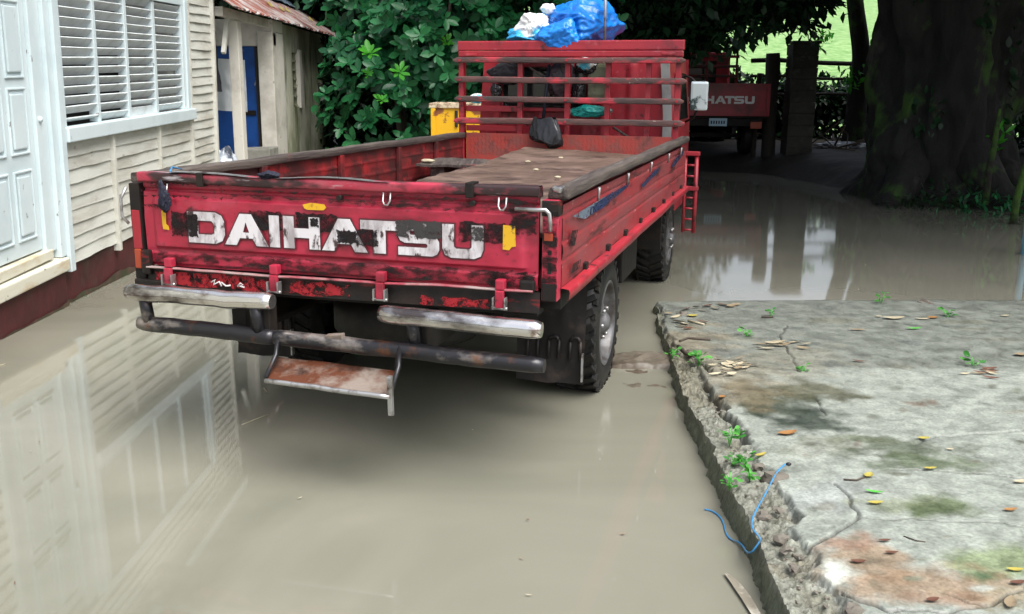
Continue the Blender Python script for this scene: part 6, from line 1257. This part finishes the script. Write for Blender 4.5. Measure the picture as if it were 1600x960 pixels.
# twigs
for pts, r_, lb in (([(1062, 535), (1075, 530), (1110, 533)], .007, 'thin twig near the far left slab corner'), ([(1318, 751), (1338, 752), (1352, 747)], .0035, 'dark twig lying on the slab middle'), ([(1060, 545), (1072, 556), (1085, 560)], .012, 'short thick twig beside the open joint'), ([(1075, 503), (1100, 509)], .007, 'pale twig among the corner litter'), ([(1190, 497), (1208, 497)], .006, 'dark twig by the far left sprout'), ([(1412, 839), (1432, 846), (1446, 848)], .002, 'thin brown tendril on the slab')):
    w = MB(); w.tube([on_slab(u, v, r_) for u, v in pts], r_, 7); tag(w.obj('twig', M['twig'] if 'pale' not in lb else M['paleleaf']), lb, 'twig')
# weeds growing from the joints
def weed(u, v, h_, n_, s_, label, z=None):
    p = on_slab(u, v) if z is None else atz(u, v, z)
    t = thing('weed', label, 'weed', T(p.x, p.y, p.z - 0.01))
    P, D = [], []
    for k in range(n_):
        a = random.random() * 6.28; r_ = random.random() * h_ * 0.55; zz = random.uniform(0.25, 1) * h_
        P.append((r_ * math.cos(a), r_ * math.sin(a), zz)); D.append((math.cos(a), math.sin(a), random.uniform(-.2, .5)))
    me = leaves_mesh('leaves', np.array(P), np.array(D), rng.uniform(0.5, 1.1, n_) * s_, 1.4); tag(link('leaves', me, M['weed'], t), kind='stuff')
    w = MB()
    for k in range(min(n_, 6)): w.tube([(0, 0, -0.01), (P[k][0] * 0.5, P[k][1] * 0.5, P[k][2] * 0.6), P[k]], 0.0018, 5)
    w.obj('stems', M['greenleaf'], t)
for a in ((1140, 690, .06, 26, .034, 'largest bright weed clump in the broken slab edge'), (1166, 724, .05, 22, .030, 'leafy weed below the largest clump on the slab edge'), (1146, 722, .035, 12, .028, 'low weed left of the leafy weed on the slab edge'), (1172, 745, .04, 12, .028, 'weed above the rubble on the slab edge'),
          (1140, 758, .05, 14, .030, 'weed trailing over the slab edge to the water'), (1092, 570, .07, 22, .042, 'bright weed beside the far end of the joint'), (1256, 580, .045, 10, .034, 'small sprout at the joint on the slab'), (1166, 524, .06, 14, .036, 'dark green sprout on the wet slab'),
          (1205, 495, .06, 10, .036, 'sprout near the far left of the slab'), (1376, 474, .09, 10, .05, 'sprout on the far slab edge'), (1480, 496, .06, 16, .045, 'round green sprout near the far right of the slab'), (1522, 572, .06, 14, .045, 'green sprout in the right leaf drift'), (1050, 556, .05, 14, .032, 'yellowish weed at the outer slab edge')): weed(*a)
# rubble in the broken edge
def stone(u, v, s_, label, group=None, flat=0.6, seed=0):
    p = on_slab(u, v); bm = bmesh.new(); bmesh.ops.create_icosphere(bm, subdivisions=2, radius=1)
    for q in bm.verts:
        n_ = mn.cell(q.co * 1.4 + Vector((seed * 3.1, seed, 0))); k = 0.8 + 0.35 * n_ + 0.15 * mn.noise(q.co * 2 + Vector((seed, 0, 0))); q.co = Vector((q.co.x * s_[0] * k, q.co.y * s_[1] * k, q.co.z * s_[2] * k))
    me = bpy.data.meshes.new('rubble_stone'); bm.to_mesh(me); bm.free(); o = link('rubble_stone', me, M['stone']); o.location = (p.x, p.y, p.z - s_[2] * 0.25); o.rotation_euler = (random.uniform(-.2, .2), random.uniform(-.2, .2), random.random() * 6); return tag(o, label, 'stone', group)
for k, (u, v, s_, lb) in enumerate(((1208, 745, (.055, .04, .028), 'largest rubble lump under the blue cord end'), (1195, 805, (.03, .022, .016), 'rubble stone in the joint left of the cracked corner'), (1215, 795, (.025, .02, .014), 'small rubble stone above the joint hollow'), (1222, 840, (.03, .02, .015), 'rubble stone in the hollow by the crack end'), (1228, 858, (.028, .022, .014), 'flat rubble stone below the crack end'), (1240, 886, (.03, .02, .013), 'pale rubble stone beside the white blot'), (1185, 728, (.03, .022, .02), 'rubble stone right of the leafy weed'), (1335, 953, (.04, .03, .02), 'dark stone at the bottom of the slab'), (1445, 473, (.06, .04, .03), 'pale stone on the far slab edge'), (1068, 492, (.05, .04, .03), 'stone in the far left corner litter'))):
    stone(u, v, s_, lb, seed=k)
for k in range(46):
    v = random.uniform(545, 945); p = on_slab(1100, v); x = lerp_poly(EDGE, p.y) + random.uniform(0.03, 0.13); o = stone(1100, v, (random.uniform(.006, .014), random.uniform(.005, .011), random.uniform(.004, .008)), 'small rubble chip in the broken slab edge', 'rubble chips along the slab edge', seed=100 + k)
    o.location = (x, p.y, slab_z(x, p.y) - 0.022 + 0.006 * random.random())
# blue cord, one end on the rubble, the other floating
cpts = [on_slab(1226, 740, .035), on_slab(1212, 752, .035), on_slab(1197, 775, .012), on_slab(1184, 795, .006), on_slab(1174, 815, .006), on_slab(1175, 830, .006), on_slab(1187, 843, .006)]
pe = on_slab(1187, 843); ex = lerp_poly(EDGE, pe.y)
cpts += [Vector((ex + 0.004, pe.y, pe.z - 0.004)), Vector((ex - 0.03, pe.y - 0.005, 0.06)), atz(1158, 848, .012), atz(1142, 844, .004), atz(1134, 834, .004), atz(1131, 818, .004), atz(1124, 806, .004), atz(1112, 798, .004), atz(1101, 796, .004)]
for _ in range(2): cpts = [cpts[0]] + [q_ for a_, b_ in zip(cpts, cpts[1:]) for q_ in (a_.lerp(b_, .25), a_.lerp(b_, .75))] + [cpts[-1]]
w = MB(); w.tube(cpts, 0.0030, 8); tag(w.obj('rope', M['cord']), 'blue cord lying over the slab edge into the water', 'rope')
o = blob('cord_knot', on_slab(1231, 738, .03), (.010, .007, .006), M['blackbag'], seed=80, sub=3); tag(o, 'black knotted tip at the end of the blue cord', 'knot')
# floating bits
def blade(pts, wd, m_, label):
    P = [atz(u, v, 0.006) for u, v in pts]; w = MB()
    def f(a, c):
        i = min(len(P) - 2, int(a * (len(P) - 1))); t = a * (len(P) - 1) - i; p = P[i].lerp(P[i + 1], t); d = (P[-1] - P[0]).normalized(); n_ = Vector((-d.y, d.x, 0)); k = math.sin(math.pi * min(1, 0.03 + a * 0.75)) ** 0.7
        return p + n_ * (c - 0.5) * wd * k + Vector((0, 0, 0.01 * abs(c - 0.5)))
    w.grid(f, 16, 4); return tag(w.obj('palm_blade', M[m_]), label, 'leaf')
blade([(1133, 897), (1148, 912), (1165, 935), (1195, 985)], 0.03, 'dryblade', 'dried palm blade floating at the bottom by the slab')
for pts, lb in (([(378, 664), (400, 655), (419, 648)], 'pale straw floating below the step, the longer one'), ([(412, 606), (418, 614)], 'short pale straw floating left of the step'), ([(0, 571), (9, 569)], 'yellow straw floating at the left edge')):
    w = MB(); w.tube([atz(u, v, 0.003) for u, v in pts], 0.0025, 6); tag(w.obj('straw', M['paleleaf']), lb, 'straw')

for k in range(18):
    u, v = random.choice([(random.uniform(380, 1100), random.uniform(640, 950)), (random.uniform(20, 380), random.uniform(560, 950)), (random.uniform(1080, 1560), random.uniform(330, 465))])
    if u > 1000 and 470 < v: u -= 140
    p = atz(u, v, 0.003); flat_leaf(p, random.uniform(.006, .022), random.uniform(.003, .008), random.uniform(0, 3), random.choice(['dryleaf', 'paleleaf', 'brownleaf']), 'tiny leaf fragment floating on the muddy water', 'specks floating on the flood water')
